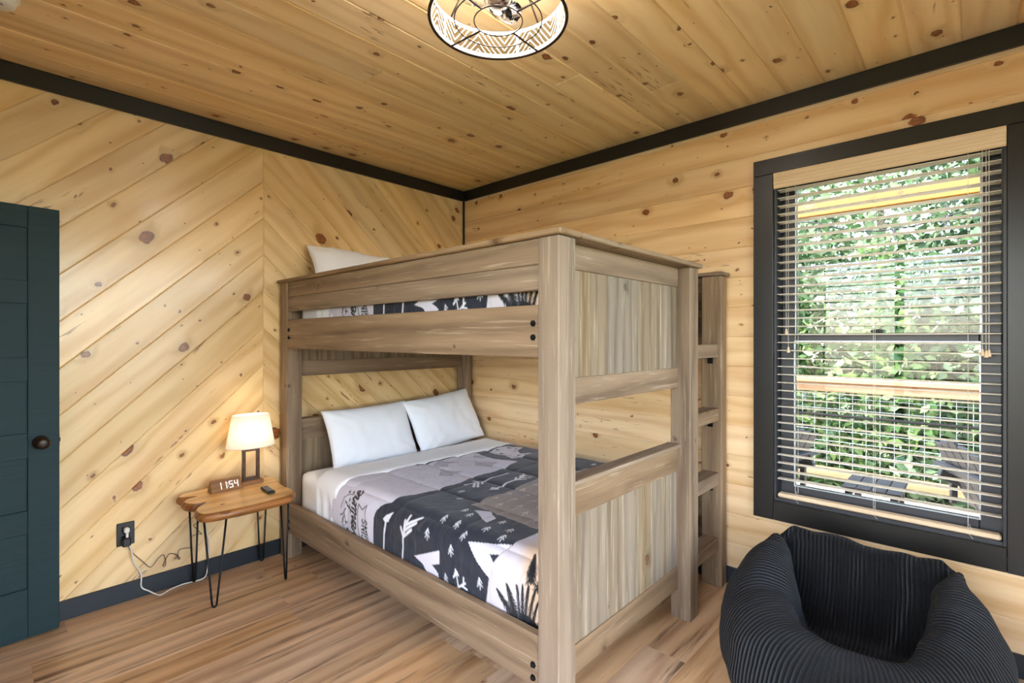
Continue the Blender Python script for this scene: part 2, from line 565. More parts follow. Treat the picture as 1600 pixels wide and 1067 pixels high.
def corduroy(name):
    t = NT(name)
    uv = t.n('ShaderNodeTexCoord').outputs['UV']
    x, y, z = t.sep(uv)
    wob = t.math('MULTIPLY', t.math('SUBTRACT', t.noise(t.obj(), 7, 3), .5), .012)
    s = t.math('SINE', t.math('MULTIPLY', t.math('ADD', x, wob), 2 * PI / .0155))
    s = t.math('MULTIPLY', t.math('ADD', s, 1.0), .5)
    fz = t.noise(t.obj(), 260, 3, .7)
    h = t.math('ADD', t.math('POWER', s, .6), t.math('MULTIPLY', fz, .35))
    c = t.mix(t.math('MULTIPLY', t.math('POWER', s, 2.0), t.math('ADD', .35, fz)), srgb(7, 6, 6), srgb(30, 28, 28))
    t.bsdf(c, .95, t.bump(h, 1.0, .010), Sheen_Weight=.10, Sheen_Roughness=.4, Sheen_Tint=(.8, .85, .95, 1), Specular_IOR_Level=.2)
    return t.m
M_CORD = corduroy('black_corduroy')

def leafmat(name, a, b, c):
    t = NT(name)
    g = t.n('ShaderNodeNewGeometry').outputs['Random Per Island']
    colr = t.ramp(g, [(0.0, a), (.55, b), (1.0, c)])
    p = t.n('ShaderNodeBsdfPrincipled'); t.set(p.inputs['Base Color'], colr); p.inputs['Roughness'].default_value = .42
    tr = t.n('ShaderNodeBsdfTranslucent'); t.set(tr.inputs[0], colr)
    mx = t.n('ShaderNodeMixShader'); mx.inputs[0].default_value = .35
    t.t.links.new(p.outputs[0], mx.inputs[1]); t.t.links.new(tr.outputs[0], mx.inputs[2])
    t.t.links.new(mx.outputs[0], t.out.inputs['Surface']); return t.m
M_LEAF = [leafmat('leaf_green', srgb(34, 64, 30), srgb(80, 116, 58), srgb(156, 182, 108)),
          leafmat('leaf_pale', srgb(44, 76, 44), srgb(104, 132, 86), srgb(196, 206, 168)),
          leafmat('leaf_dark', srgb(22, 46, 30), srgb(52, 86, 54), srgb(118, 148, 96))]
M_BARK = wood('grey_bark', srgb(178, 164, 146), srgb(108, 92, 76), rough=.9, kmin=.9, ring=120)
def ground_mat():
    t = NT('forest_floor')
    n = t.noise(t.obj(), 3, 6, .65)
    t.bsdf(t.ramp(n, [(.3, srgb(58, 62, 36)), (.55, srgb(92, 104, 56)), (.75, srgb(122, 104, 74))]), .95, t.bump(n, .8, .1))
    return t.m
M_GROUND = ground_mat()

# ------------------------------------------------------------------ room shell
RX, RY, H = -3.6, -4.42, 2.728
BT = 0.018                 # board thickness
SEAM_X, ANG = -1.717, 43.5


def struct(name, me, mat, label, cat, parent=None):
    o = add(name, me, mat, None, parent)
    return tag(o, label, cat, None, 'structure')


# floor
fl = struct('floor', MB().box(RX - .2, .2, RY - .2, .2, -.16, -.012).mesh('floor'), M_GASKET,
            'light brown wood-look laminate plank floor of the bedroom', 'floor')
PW, PL = .19, 1.22
ny = int(math.ceil(-RY / PW))
frng = random.Random(3)
for j in range(ny):
    y1 = -j * PW + .03; y0 = y1 - PW
    y1 = min(y1, 0); y0 = max(y0, RY)
    if y1 - y0 < .01: continue
    x = RX - frng.uniform(.05, 1.1)
    while x < 0:
        a, b = max(x, RX), min(x + PL, 0)
        if b - a > .02:
            me = board_mesh([(a - a, 0), (b - a, 0), (b - a, y1 - y0), (0, y1 - y0)], .011, .0008)
            add('floor_plank', me, M_FLOOR, Matrix.Translation((a, y0, 0)), fl)
        x += PL

# ceiling: boards along X, face down
ce = struct('ceiling', MB().box(RX - .2, .2, RY - .2, .2, H + BT, H + .16).mesh('ceiling'), M_GASKET,
            'knotty pine tongue and groove board ceiling', 'ceiling')
b0 = -1.929
k = -12
crng = random.Random(11)
for k in range(-16, 14):
    y1 = b0 - (k - 1) * .1738; y0 = y1 - .1738
    y0c, y1c = max(y0, RY), min(y1, 0)
    if y1c - y0c < .02: continue
    cuts = [RX, 0]
    if crng.random() < .3: cuts = [RX, crng.uniform(-2.8, -.5), 0]
    for a, b in zip(cuts[:-1], cuts[1:]):
        L_ = b - a; w_ = y1c - y0c
        me = board_mesh([(0, 0), (L_, 0), (L_, w_), (0, w_)], BT, .0065)
        add('ceiling_board', me, M_CEIL, frame((a, y1c, H), (1, 0, 0), (0, -1, 0)), ce)

# back wall with chevron boards (plane y=0, face -Y)
wb = struct('wall_back', MB().box(RX - .2, .2, BT, .18, -.1, H + .1).mesh('wall_back'), M_GASKET,
            'knotty pine back wall with diagonal boards meeting in a chevron seam', 'wall')
# wall coordinates: (x, z). local X along board, local Y across, local Z = -Y world
STEP = .2366
ca, sa = math.cos(R(ANG)), math.sin(R(ANG))
for side in (-1, 1):
    for k in range(-14, 26):
        zb = 1.7224 + k * STEP - 3 * STEP           # lower boundary height at the seam
        zt_ = zb + STEP
        big = 4.0
        if side < 0: poly = [(SEAM_X - big, zb - big * sa / ca), (SEAM_X, zb), (SEAM_X, zt_), (SEAM_X - big, zt_ - big * sa / ca)]
        else: poly = [(SEAM_X, zb), (SEAM_X + big, zb - big * sa / ca), (SEAM_X + big, zt_ - big * sa / ca), (SEAM_X, zt_)]
        for a, b, c in ((1, 0, 0.0), (-1, 0, -RX), (0, 1, H), (0, -1, 0.0)):
            poly = clip_poly(poly, a, b, c)
            if len(poly) < 3: break
        if len(poly) < 3 or abs(area2(poly)) < .004: continue
        ux = (ca, 0, sa) if side < 0 else (ca, 0, -sa)
        uy = (sa, 0, -ca) if side < 0 else (-sa, 0, -ca)   # so that ux x uy = -Y
        ux = Vector(ux); uy = Vector(uy)
        if ux.cross(uy).y > 0: uy = -uy
        o0 = Vector((SEAM_X, 0, (zb + zt_) / 2))
        loc = [((Vector((px, 0, pz)) - o0).dot(ux), (Vector((px, 0, pz)) - o0).dot(uy)) for px, pz in poly]
        # merge near-duplicate points
        pp = []
        for q in loc:
            if not pp or math.hypot(q[0] - pp[-1][0], q[1] - pp[-1][1]) > .004: pp.append(q)
        if math.hypot(pp[0][0] - pp[-1][0], pp[0][1] - pp[-1][1]) < .004: pp.pop()
        if len(pp) < 3: continue
        add('wall_board', board_mesh(pp, BT, .0045), M_WALL, frame(o0, ux, uy), wb)

# window opening
WY0, WY1, WZ0, WZ1 = -3.462, -2.556, .535, 2.316
ww = struct('wall_right', MB().box(BT, .16, RY - .2, WY0, -.1, H + .1).box(BT, .16, WY1, .2, -.1, H + .1)
            .box(BT, .16, WY0, WY1, -.1, WZ0).box(BT, .16, WY0, WY1, WZ1, H + .1).mesh('wall_right'), M_GASKET,
            'knotty pine window wall of horizontal boards', 'wall')
cy0, cy1, cz0, cz1 = WY0 - .045, WY1 + .045, WZ0 - .05, WZ1 + .04
wrng = random.Random(5)
for k in range(-2, 15):
    z0 = .235 + .1703 * k; z1 = z0 + .1703
    z0, z1 = max(z0, 0.0), min(z1, H)
    if z1 - z0 < .02: continue
    polys = []
    full = [(RY, z0), (0, z0), (0, z1), (RY, z1)]
    if z1 <= cz0 or z0 >= cz1:
        if wrng.random() < .35:
            c = wrng.uniform(-3.6, -.8)
            polys = [[(RY, z0), (c, z0), (c, z1), (RY, z1)], [(c, z0), (0, z0), (0, z1), (c, z1)]]
        else: polys = [full]
    elif z0 < cz0:
        polys = [[(RY, z0), (0, z0), (0, z1), (cy1, z1), (cy1, cz0), (cy0, cz0), (cy0, z1), (RY, z1)]]
    elif z1 > cz1:
        polys = [[(RY, z0), (cy0, z0), (cy0, cz1), (cy1, cz1), (cy1, z0), (0, z0), (0, z1), (RY, z1)]]
    else:
        polys = [[(RY, z0), (cy0, z0), (cy0, z1), (RY, z1)], [(cy1, z0), (0, z0), (0, z1), (cy1, z1)]]
    for p in polys:
        ox = min(q[0] for q in p)
        # face -X : local X = -Y world, local Y = Z -> cross = -X
        me = board_mesh([(-(q[0] - ox), q[1] - z0) for q in p], BT, .0045)
        add('wall_board', me, M_WALLW, frame((0, ox, z0), (0, -1, 0), (0, 0, 1)), ww)

# the walls beside and behind the camera
DY0, DY1, DZ1 = -1.0, -.16, 2.06
L0, L1, LZ0, LZ1 = -3.95, -1.55, .35, 2.35
struct('wall_left', MB().box(RX - .14, RX, RY - .2, L0, -.1, H + .1).box(RX - .14, RX, L0, L1, -.1, LZ0).box(RX - .14, RX, L0, L1, LZ1, H + .1)
       .box(RX - .14, RX, L1, DY0, -.1, H + .1).box(RX - .14, RX, DY1, .2, -.1, H + .1)
       .box(RX - .14, RX, DY0, DY1, DZ1, H + .1).mesh('wall_left'), M_WALLW, 'pine wall with the doorway beside the bedroom door', 'wall')
N0, N1, NZ0, NZ1 = -3.2, -.45, .12, 2.42
struct('wall_near', MB().box(RX - .2, N0, RY - .14, RY, -.1, H + .1).box(N1, .2, RY - .14, RY, -.1, H + .1)
       .box(N0, N1, RY - .14, RY, -.1, NZ0).box(N0, N1, RY - .14, RY, NZ1, H + .1).mesh('wall_near'), M_WALLW,
       'pine wall behind the camera with a window widened for more daylight', 'wall')
hall = MB().box(RX - 1.4, RX - 1.3, -1.8, .4, -.1, 2.6).box(RX - 1.4, RX - .14, .3, .4, -.1, 2.6).box(RX - 1.4, RX - .14, -1.8, -1.7, -.1, 2.6)
hall.box(RX - 1.4, RX - .14, -1.8, .4, 2.5, 2.6).box(RX - 1.4, RX - .14, -1.8, .4, -.1, -.01)  # unseen shell added to stop daylight leaking in through the doorway
struct('wall_hall', hall.mesh('wall_hall'), M_WALLW, 'unseen pine hallway shell keeping daylight out of the open doorway', 'wall')

# trims
def trim(name, x0, x1, y0, y1, z0, z1, mat, label, cat):
    o = lumber(name, x0, x1, y0, y1, z0, z1, mat, None, .002)
    return tag(o, label, cat, None, 'structure')
trim('trim_1', RX, -.0005, -.02, -.0005, 2.639, H - .0005, M_TRIM, 'black painted ceiling trim along the chevron wall', 'trim')
trim('trim_2', -.02, -.0005, RY, -.0205, 2.639, H - .0005, M_TRIM, 'black painted ceiling trim along the window wall', 'trim')
trim('trim_3', -.016, -.0005, -.016, -.0005, .1, 2.6385, M_TRIM, 'thin black corner strip between chevron wall and window wall', 'trim')
trim('baseboard_back', RX, -.0005, -.016, -.0005, .0005, .098, M_BASEB, 'charcoal painted baseboard under the chevron wall', 'baseboard')
trim('baseboard_right', -.016, -.0005, RY, -.0165, .0005, .098, M_BASEB, 'charcoal painted baseboard under the window wall', 'baseboard')

# ------------------------------------------------------------------ window 1
w1 = root('window_1', (0, (WY0 + WY1) / 2, WZ0), 'black trimmed double hung window above the beanbag', 'window', None, 'structure')
CW = .1
lumber('casing', -.021, -.0005, WY0 - CW, WY1 + CW, WZ1, WZ1 + .085, M_TRIM, w1, .002)
lumber('casing', -.021, -.0005, WY1, WY1 + CW, WZ0 - .105, WZ1 - .001, M_TRIM, w1, .002)
lumber('casing', -.021, -.0005, WY0 - CW, WY0, WZ0 - .105, WZ1 - .001, M_TRIM, w1, .002)
lumber('casing', -.0195, -.0005, WY0 + .001, WY1 - .001, WZ0 - .105, WZ0 - .002, M_TRIM, w1, .002)
JX = .155
lumber('jamb', 0, JX, WY1 - .012, WY1, WZ0, WZ1, M_VINYL, w1, .001)
lumber('jamb', 0, JX, WY0, WY0 + .012, WZ0, WZ1, M_VINYL, w1, .001)
lumber('jamb', 0, JX, WY0 + .012, WY1 - .012, WZ1 - .012, WZ1, M_VINYL, w1, .001)
lumber('sill', 0, JX, WY0 + .012, WY1 - .012, WZ0 - .002, WZ0 + .016, M_VINYL, w1, .001)


def sash(x0, x1, y0, y1, z0, z1, st, top, bot, name):
    f = MB().box(x0, x1, y0, y0 + st, z0, z1, .003).box(x0, x1, y1 - st, y1, z0, z1, .003)
    f.box(x0, x1, y0 + st, y1 - st, z0, z0 + bot, .003).box(x0, x1, y0 + st, y1 - st, z1 - top, z1, .003)
    s_ = add(name, f.mesh(name), M_VINYL, None, w1)
    g = MB().box((x0 + x1) / 2 - .002, (x0 + x1) / 2 + .002, y0 + st - .003, y1 - st + .003, z0 + bot - .003, z1 - top + .003)
    add('pane', g.mesh('pane'), M_GLASS, None, s_)
    b = MB()
    e = .005; xx0, xx1 = x0 - .003, x0 + .001
    b.box(xx0, xx1, y0 + st - e, y0 + st, z0 + bot - e, z1 - top + e).box(xx0, xx1, y1 - st, y1 - st + e, z0 + bot - e, z1 - top + e)
    b.box(xx0, xx1, y0 + st, y1 - st, z0 + bot - e, z0 + bot).box(xx0, xx1, y0 + st, y1 - st, z1 - top, z1 - top + e)
    add('glazing_bead', b.mesh('bead'), M_SILVER, None, s_)
    return s_
sash(.112, .144, WY0 + .013, WY1 - .013, 1.40, WZ1 - .013, .07, .06, .045, 'upper_sash')
sash(.078, .110, WY0 + .013, WY1 - .013, WZ0 + .018, 1.445, .072, .045, .06, 'lower_sash')
add('sash_lock', MB().box(.07, .1, -3.03, -2.98, 1.446, 1.462, .004).box(.066, .078, -3.02, -2.99, 1.45, 1.458, .002).mesh('lock'), M_BLKPL, None, w1)

# window 2 (unseen, behind the camera; widened to let in more daylight)
w2 = root('window_2', ((N0 + N1) / 2, RY, NZ0), 'unseen window in the pine wall behind the camera, widened for more daylight', 'window', None, 'structure')
for (a, b, c, d) in ((N0 - .1, N1 + .1, NZ1, NZ1 + .1), (N0 - .1, N1 + .1, NZ0 - .1, NZ0), (N0 - .1, N0, NZ0, NZ1), (N1, N1 + .1, NZ0, NZ1)):
    lumber('casing', a, b, RY + .0005, RY + .02, c, d, M_TRIM, w2, .002)
xm = (N0 + N1) / 2
fr2 = MB().box(N0, N0 + .05, RY - .1, RY - .06, NZ0, NZ1).box(N1 - .05, N1, RY - .1, RY - .06, NZ0, NZ1).box(xm - .04, xm + .04, RY - .1, RY - .06, NZ0, NZ1)
fr2.box(N0, N1, RY - .1, RY - .06, NZ0, NZ0 + .05).box(N0, N1, RY - .1, RY - .06, NZ1 - .05, NZ1)
add('sash', fr2.mesh('sash'), M_VINYL, None, w2)
for a, b in ((N0 + .05, xm - .04), (xm + .04, N1 - .05)):
    add('pane', MB().box(a, b, RY - .082, RY - .078, NZ0 + .05, NZ1 - .05).mesh('pane'), M_GLASS, None, w2)

w3 = root('added_window', (RX, (L0 + L1) / 2, LZ0), 'unseen window added in the side wall left of the camera for more daylight', 'window', None, 'structure')  # unseen window, added so more daylight reaches the lower bunk
for (a, b, c, d) in ((L0 - .1, L1 + .1, LZ1, LZ1 + .1), (L0 - .1, L1 + .1, LZ0 - .1, LZ0), (L0 - .1, L0, LZ0, LZ1), (L1, L1 + .1, LZ0, LZ1)):
    lumber('casing', RX + .0005, RX + .02, a, b, c, d, M_TRIM, w3, .002)
ym3 = (L0 + L1) / 2
fr3 = MB()
for a, b in ((L0, L0 + .05), (L1 - .05, L1), (ym3 - .04, ym3 + .04)): fr3.box(RX - .1, RX - .06, a, b, LZ0, LZ1)
fr3.box(RX - .1, RX - .06, L0, L1, LZ0, LZ0 + .05).box(RX - .1, RX - .06, L0, L1, LZ1 - .05, LZ1)
add('sash', fr3.mesh('sash'), M_VINYL, None, w3)
for a, b in ((L0 + .05, ym3 - .04), (ym3 + .04, L1 - .05)):
    add('pane', MB().box(RX - .082, RX - .078, a, b, LZ0 + .05, LZ1 - .05).mesh('pane'), M_GLASS, None, w3)

# ------------------------------------------------------------------ window blind
bl = root('window_blind', (.03, (WY0 + WY1) / 2, WZ0 + .02), 'cream horizontal slat blind hanging open in the window', 'blind')
SY0, SY1 = WY0 + .016, WY1 - .016
# valance with a moulded profile
prof = [(-.012, 2.232), (-.016, 2.236), (-.016, 2.252), (-.020, 2.256), (-.020, 2.268), (-.017, 2.272), (-.017, 2.286), (-.021, 2.292), (-.023, 2.306), (-.022, 2.3155),
        (-.006, 2.3155), (-.006, 2.232)]
vv = [(p[0], yy, p[1]) for yy in (WY0 + .002, WY1 - .002) for p in prof]
n_ = len(prof)
vf = [tuple(range(n_)), tuple(range(n_, 2 * n_))[::-1]] + [(i, (i + 1) % n_, n_ + (i + 1) % n_, n_ + i) for i in range(n_)]
vm = fix_normals(mesh_from('valance', vv, vf))
# grain along y: store at a frame whose local X is world Y
Mv = frame((0, 0, 2.27), (0, 1, 0), (0, 0, 1))
vm.transform(Mv.inverted())
add('valance', vm, M_VAL, Mv, bl)
add('head_rail', MB().box(.004, .056, SY0, SY1, 2.262, 2.302, .003).mesh('head_rail'), M_SLAT, None, bl)
slat_me = None
z = 2.226
nsl = 0
sv = []
for yy in (SY0, SY1):
    for (xx, zz) in ((.003, .0), (.016, .0022), (.030, .003), (.044, .0022), (.057, 0), (.057, -.003), (.044, -.0008), (.030, 0), (.016, -.0008), (.003, -.003)):
        sv.append((xx - .03, yy, zz))
sf = [tuple(range(10)), tuple(range(10, 20))[::-1]] + [(i, (i + 1) % 10, 10 + (i + 1) % 10, 10 + i) for i in range(10)]
slat_me = fix_normals(mesh_from('slat', sv, sf)); slat_me.materials.append(M_SLAT)
zs = []
while z > .615:
    M = Matrix.Translation((.030, 0, z)) @ Matrix.Rotation(R(2.5), 4, 'Y')
    add('slat', slat_me, None, M, bl)
    zs.append(z)
    z -= .0437
lumber('bottom_rail', .004, .056, SY0, SY1, .552, .574, M_VAL, bl, .006)
for yc in (-2.66, -3.0, -3.34):
    for xx in (.001, .059):
        add('ladder_cord', MB().tube([(xx, yc, 2.262), (xx, yc, .576)], .0009, 5).mesh('cord'), M_CORDW, None, bl)
    pts = spline([(.0, yc - .004, .60), (-.006, yc - .012, .575), (-.004, yc + .006, .565), (-.004, yc - .008, .552), (-.003, yc - .016, .54)], 5)
    add('cord_tail', MB().tube(pts, .0009, 5).mesh('cord'), M_CORDW, None, bl)
for yc, zb_ in ((-2.618, 1.468), (-2.628, 1.372), (-3.386, 1.372), (-3.398, 1.366), (-3.407, 1.370)):
    add('pull_cord', MB().tube([(-.004, yc, 2.262), (-.004, yc, zb_)], .001, 5).mesh('cord'), M_CORDW, None, bl)
    add('tassel', MB().lathe([(.002, .0), (.0045, -.002), (.0055, -.012), (.008, -.026), (.0085, -.03), (.004, -.031)], 10, (-.004, yc, zb_)).mesh('tassel', True), M_VAL, None, bl)

# ------------------------------------------------------------------ door 1 (open, folded back against the chevron wall)
DANG = R(5.2)
DL, DHt, DT = .80, 2.032, .036
free = Vector((-2.704, -.098, .010))
dux = Vector((math.cos(DANG), math.sin(DANG), 0))
hinge = free - dux * DL
MD = frame(hinge, dux, (0, 0, 1))      # local X along width, Y up, Z = towards -Y (room)
d1 = add('door_1', None, None, MD)
tag(d1, 'dark teal painted five panel door standing open by the chevron wall', 'door', None, 'structure')


def dpart(name, mb, mat, smooth=False, par=None):
    return add(name, mb.mesh(name, smooth), mat, MD, par or d1)


def dbox(mb, x0, x1, z0, z1, d0, d1_, ch=.002):
    return mb.box(x0, x1, z0, z1, d0, d1_, ch)
ST = .112
dpart('stile', dbox(MB(), DL - ST, DL, 0, DHt, -DT, 0), M_DOOR)
dpart('stile', dbox(MB(), 0, ST, 0, DHt, -DT, 0), M_DOOR)
pz = [(.232, .488), (.598, .844), (.962, 1.206), (1.320, 1.572), (1.680, 1.928)]
rails = [(0, .232)] + [(pz[i][1], pz[i + 1][0]) for i in range(4)] + [(1.928, DHt)]
for a, b in rails: dpart('rail', dbox(MB(), ST + .0003, DL - ST - .0003, a + .0003, b - .0003, -DT, 0), M_DOOR)
for a, b in pz: dpart('panel', dbox(MB(), ST - .005, DL - ST + .005, a - .005, b + .005, -DT + .012, -.012, 0), M_DOOR)
kx, kz = DL - .068, .914
rose = dpart('knob', MB().lathe([(.030, .0005), (.031, .006), (.026, .011), (.011, .013), (.010, .030), (.017, .036), (.026, .044), (.028, .054), (.024, .063), (.012, .067)], 24, (0, 0, 0)), M_BRONZE, True)
rose.matrix_basis = MD @ Matrix.Translation((kx, kz, 0)); W[rose] = rose.matrix_basis.copy()
cy = add('keyhole', MB().lathe([(.007, .0665), (.007, .070), (.003, .0705)], 16).mesh('keyhole'), M_BLKPL, W[rose], rose)
add('latch', MB().box(DL - .001, DL + .006, kz - .01, kz + .01, -.024, -.012, .002).box(DL, DL + .0015, kz - .03, kz + .03, -.03, -.006).mesh('latch'), M_BRONZE, MD, d1)
for hz in (.2, 1.0, 1.82):
    add('hinge', MB().tube([(-.006, hz - .045, -.018), (-.006, hz + .045, -.018)], .007, 8).mesh('hinge'), M_BRONZE, MD, d1)

# ------------------------------------------------------------------ bunk bed
BX0, BX1, BF, BB = -1.625, -.022, -2.326, -.034
TOP = 1.775
bed = root('bunk_bed', ((BX0 + BX1) / 2, (BF + BB) / 2, 0), 'weathered grey brown timber bunk bed with built-in end ladder', 'bunk bed')
lumber('post', BX0, -1.525, BF, -2.232, 0.0005, TOP, M_BED, bed, .004)
lumber('post', BX0, -1.525, -.133, BB, 0.0005, TOP, M_BED, bed, .004)
lumber('post', -.112, BX1, -.133, BB, 0.0005, TOP, M_BED, bed, .004)
lumber('post', -.557, -.460, BF, -2.222, 0.0005, TOP, M_BED, bed, .004)
lumber('ladder_post', -.100, BX1, -2.310, -2.195, 0.0005, TOP, M_BED, bed, .004)
railZ = ((.172, .360), (1.350, 1.538))
for z0, z1 in railZ:
    for x0, x1, ya in ((-1.621, -1.583, -2.2315), (-.060, -.024, -2.1945)):
        r_ = lumber('side_rail', x0, x1, ya, -.1335, z0, z1, M_BED, bed, .004)
        if x0 < -1:
            for yy in (-2.208, -.158):
                for zz in ((.252, .206) if z0 < 1 else (1.472, 1.422)):
                    b_ = MB().lathe([(.0125, .0), (.0125, .002), (.0085, .0022), (.0085, .0075), (.006, .009)], 6)
                    add('bolt', b_.mesh('bolt'), M_BLACK, frame((x0 - .0002, yy, zz), (0, -1, 0), (0, 0, 1)), r_)
for x0, x1, ya in ((-1.617, -1.587, -2.2315), (-.058, -.028, -2.1945)):
    lumber('guard_board', x0, x1, ya, -.1335, 1.590, 1.681, M_BED, bed, .002)
    lumber('guard_board', x0, x1, ya, -.1335, 1.6825, TOP - .0005, M_BED, bed, .002)
lumber('cap_board', -1.642, -1.512, -2.345, -.020, TOP + .0005, TOP + .021, M_BED, bed, .004)
lumber('cap_board', -.118, -.004, -2.325, -.020, TOP + .0005, TOP + .021, M_BED, bed, .004)
lumber('cap_board', -1.511, -.446, -2.345, -2.213, TOP + .0005, TOP + .021, M_BED, bed, .004)
lumber('cap_board', -1.511, -.1185, -.150, -.020, TOP + .0005, TOP + .021, M_BED, bed, .004)


def end_panel(x0, x1, yf, sgn, cuts):
    """framed plank panel; yf = outer face, sgn = direction of thickness"""
    def Y(a, b): return (min(yf + sgn * a, yf + sgn * b), max(yf + sgn * a, yf + sgn * b))
    for (t0, t1, b0_, b1_, cap) in ((1.678, TOP - .0005, 1.170, 1.270, False), (.747, .868, .150, .260, True)):
        y0, y1 = Y(0, .038)
        lumber('panel_rail', x0, x1, y0, y1, t0, t1, M_BED, bed, .002)
        lumber('panel_rail', x0, x1, y0, y1, b0_, b1_, M_BED, bed, .002)
        y0, y1 = Y(.008, .028)
        for a, b in zip(cuts[:-1], cuts[1:]):
            lumber('panel_plank', a + .0006, b - .0006, y0, y1, b1_ - .004, t0 + .004, M_BEDPL, bed, .0025)
        if cap:
            y0, y1 = Y(-.02, .052)
            lumber('panel_cap', x0, x1, y0, y1, t1 + .0005, t1 + .019, M_BED, bed, .003)
end_panel(-1.5245, -.5575, -2.262, 1, [-1.5245, -1.397, -1.325, -1.206, -1.084, -.946, -.825, -.734, -.625, -.5575])
end_panel(-1.5245, -.1125, -.100, 1, [-1.5245 + i * (1.412 / 11) for i in range(12)])
for zt_ in (1.383, 1.020, .655, .283):
    rg = lumber('rung', -.4595, -.1005, -2.295, -2.205, zt_ - .072, zt_, M_BED, bed, .003)
    add('bracket', MB().box(-.138, -.1006, -2.262, -2.232, zt_ - .076, zt_ - .0725).box(-.1045, -.1006, -2.262, -2.232, zt_ - .11, zt_ - .0765).mesh('bracket'), M_BLACK, None, rg)
for zb in (.262, 1.440):
    for j in range(11):
        yy = -2.12 + j * .19
        lumber('slat', -1.5825, -.0605, yy, yy + .085, zb - .02, zb - .001, M_BED, bed, .001)

# ------------------------------------------------------------------ mattress, sheet, comforter
def soft_box(x0, x1, y0, y1, z0, z1, r, nx=30, ny_=36, nz=8):
    """rounded box shell with cushioned faces"""
    bm = bmesh.new()
    bmesh.ops.create_cube(bm, size=1.0)
    bmesh.ops.subdivide_edges(bm, edges=bm.edges[:], cuts=11, use_grid_fill=True)
    hx, hy, hz = (x1 - x0) / 2, (y1 - y0) / 2, (z1 - z0) / 2
    for v in bm.verts:
        p = Vector((v.co.x * 2 * hx, v.co.y * 2 * hy, v.co.z * 2 * hz))
        # concentrate rows near edges
        for i, h in enumerate((hx, hy, hz)):
            t = p[i] / h
            p[i] = h * (math.copysign(abs(t) ** .45, t) if h > .3 else t)
        q = Vector([max(-(h - r), min(h - r, p[i])) for i, h in enumerate((hx, hy, hz))])
        d = p - q
        v.co = q + (d.normalized() * r if d.length > 1e-6 else d)
        v.co += Vector(((x0 + x1) / 2, (y0 + y1) / 2, (z0 + z1) / 2))
    me = bpy.data.meshes.new('soft'); bm.to_mesh(me); bm.free()
    me.polygons.foreach_set('use_smooth', [True] * len(me.polygons))
    return me

UPZ = 1.178
mat_me = soft_box(-1.556, -.082, -2.165, -.150, .263, .560, .055)
mat_me.materials.append(M_SHEET)
for dz, lb in ((0, 'mattress in a white fitted sheet on the lower bunk'), (UPZ, 'mattress on the upper bunk behind the guard boards')):
    tag(add('mattress', mat_me, None, Matrix.Translation((0, 0, dz))), lb, 'mattress', 'bunk mattresses')

CR, CZ = .10, .592
CX0, CX1, CY0 = -1.572 + CR, -.07 - CR, -2.19 + CR


def drape(a, b, r=CR, zt=CZ, x0=CX0, x1=CX1, y0=CY0):
    qx = np.clip(a, x0, x1); qy = np.maximum(b, y0)
    dx, dy = a - qx, b - qy
    s = np.hypot(dx, dy) + 1e-9
    arc = r * PI / 2; sa_ = np.minimum(s, arc) / r
    off = np.where(s < arc, r * np.sin(sa_), r)
    drop = np.where(s < arc, r * (1 - np.cos(sa_)), r + (s - arc))
    return np.stack([qx + dx / s * off, qy + dy / s * off, zt - drop], -1)


def vnoise(P, sc, seed=0.0, octaves=3):
    """cheap smooth value noise on a 2D grid of points (numpy)"""
    out = np.zeros(P.shape[:-1]); amp = 1.0; tot = 0
    for o in range(octaves):
        q = P * sc * 2 ** o + seed + o * 17.13
        i = np.floor(q).astype(np.int64); f = q - i; f = f * f * (3 - 2 * f)
        def h(ix, iy):
            n = (ix * 374761393 + iy * 668265263) & 0x7fffffff
            n = ((n ^ (n >> 13)) * 1274126177) & 0x7fffffff
            return (n ^ (n >> 16)) % 100003 / 100003.0
        a = h(i[..., 0], i[..., 1]); b = h(i[..., 0] + 1, i[..., 1]); c = h(i[..., 0], i[..., 1] + 1); d = h(i[..., 0] + 1, i[..., 1] + 1)
        fx, fy = f[..., 0], f[..., 1]
        out += amp * ((a * (1 - fx) + b * fx) * (1 - fy) + (c * (1 - fx) + d * fx) * fy - .5)
        tot += amp; amp *= .5
    return out / tot


def grid_mesh(name, P, smooth=True):
    n, m = P.shape[:2]
    me = bpy.data.meshes.new(name)
    idx = np.arange(n * m).reshape(n, m)
    q = np.stack([idx[:-1, :-1], idx[:-1, 1:], idx[1:, 1:], idx[1:, :-1]], -1).reshape(-1, 4)
    me.vertices.add(n * m); me.vertices.foreach_set('co', P.reshape(-1).astype(np.float32))
    me.loops.add(q.size); me.loops.foreach_set('vertex_index', q.reshape(-1).astype(np.int32))
    me.polygons.add(len(q)); me.polygons.foreach_set('loop_start', (np.arange(len(q)) * 4).astype(np.int32))
    me.polygons.foreach_set('use_smooth', np.ones(len(q), dtype=bool))
    me.update(calc_edges=True)
    return me


def normals_of(P):
    du = np.gradient(P, axis=0); dv = np.gradient(P, axis=1)
    n = np.cross(du, dv); n /= np.linalg.norm(n, axis=-1, keepdims=True) + 1e-12
    n[n[..., 2] < -.3] *= -1
    return n


# comforter cloth coordinates (a across, b along)
ga = np.arange(-1.812, .12, .0042)
gb = np.arange(-2.40, -.60, .0042)
A_, B_ = np.meshgrid(ga, gb, indexing='ij')
AB = np.stack([A_, B_], -1)
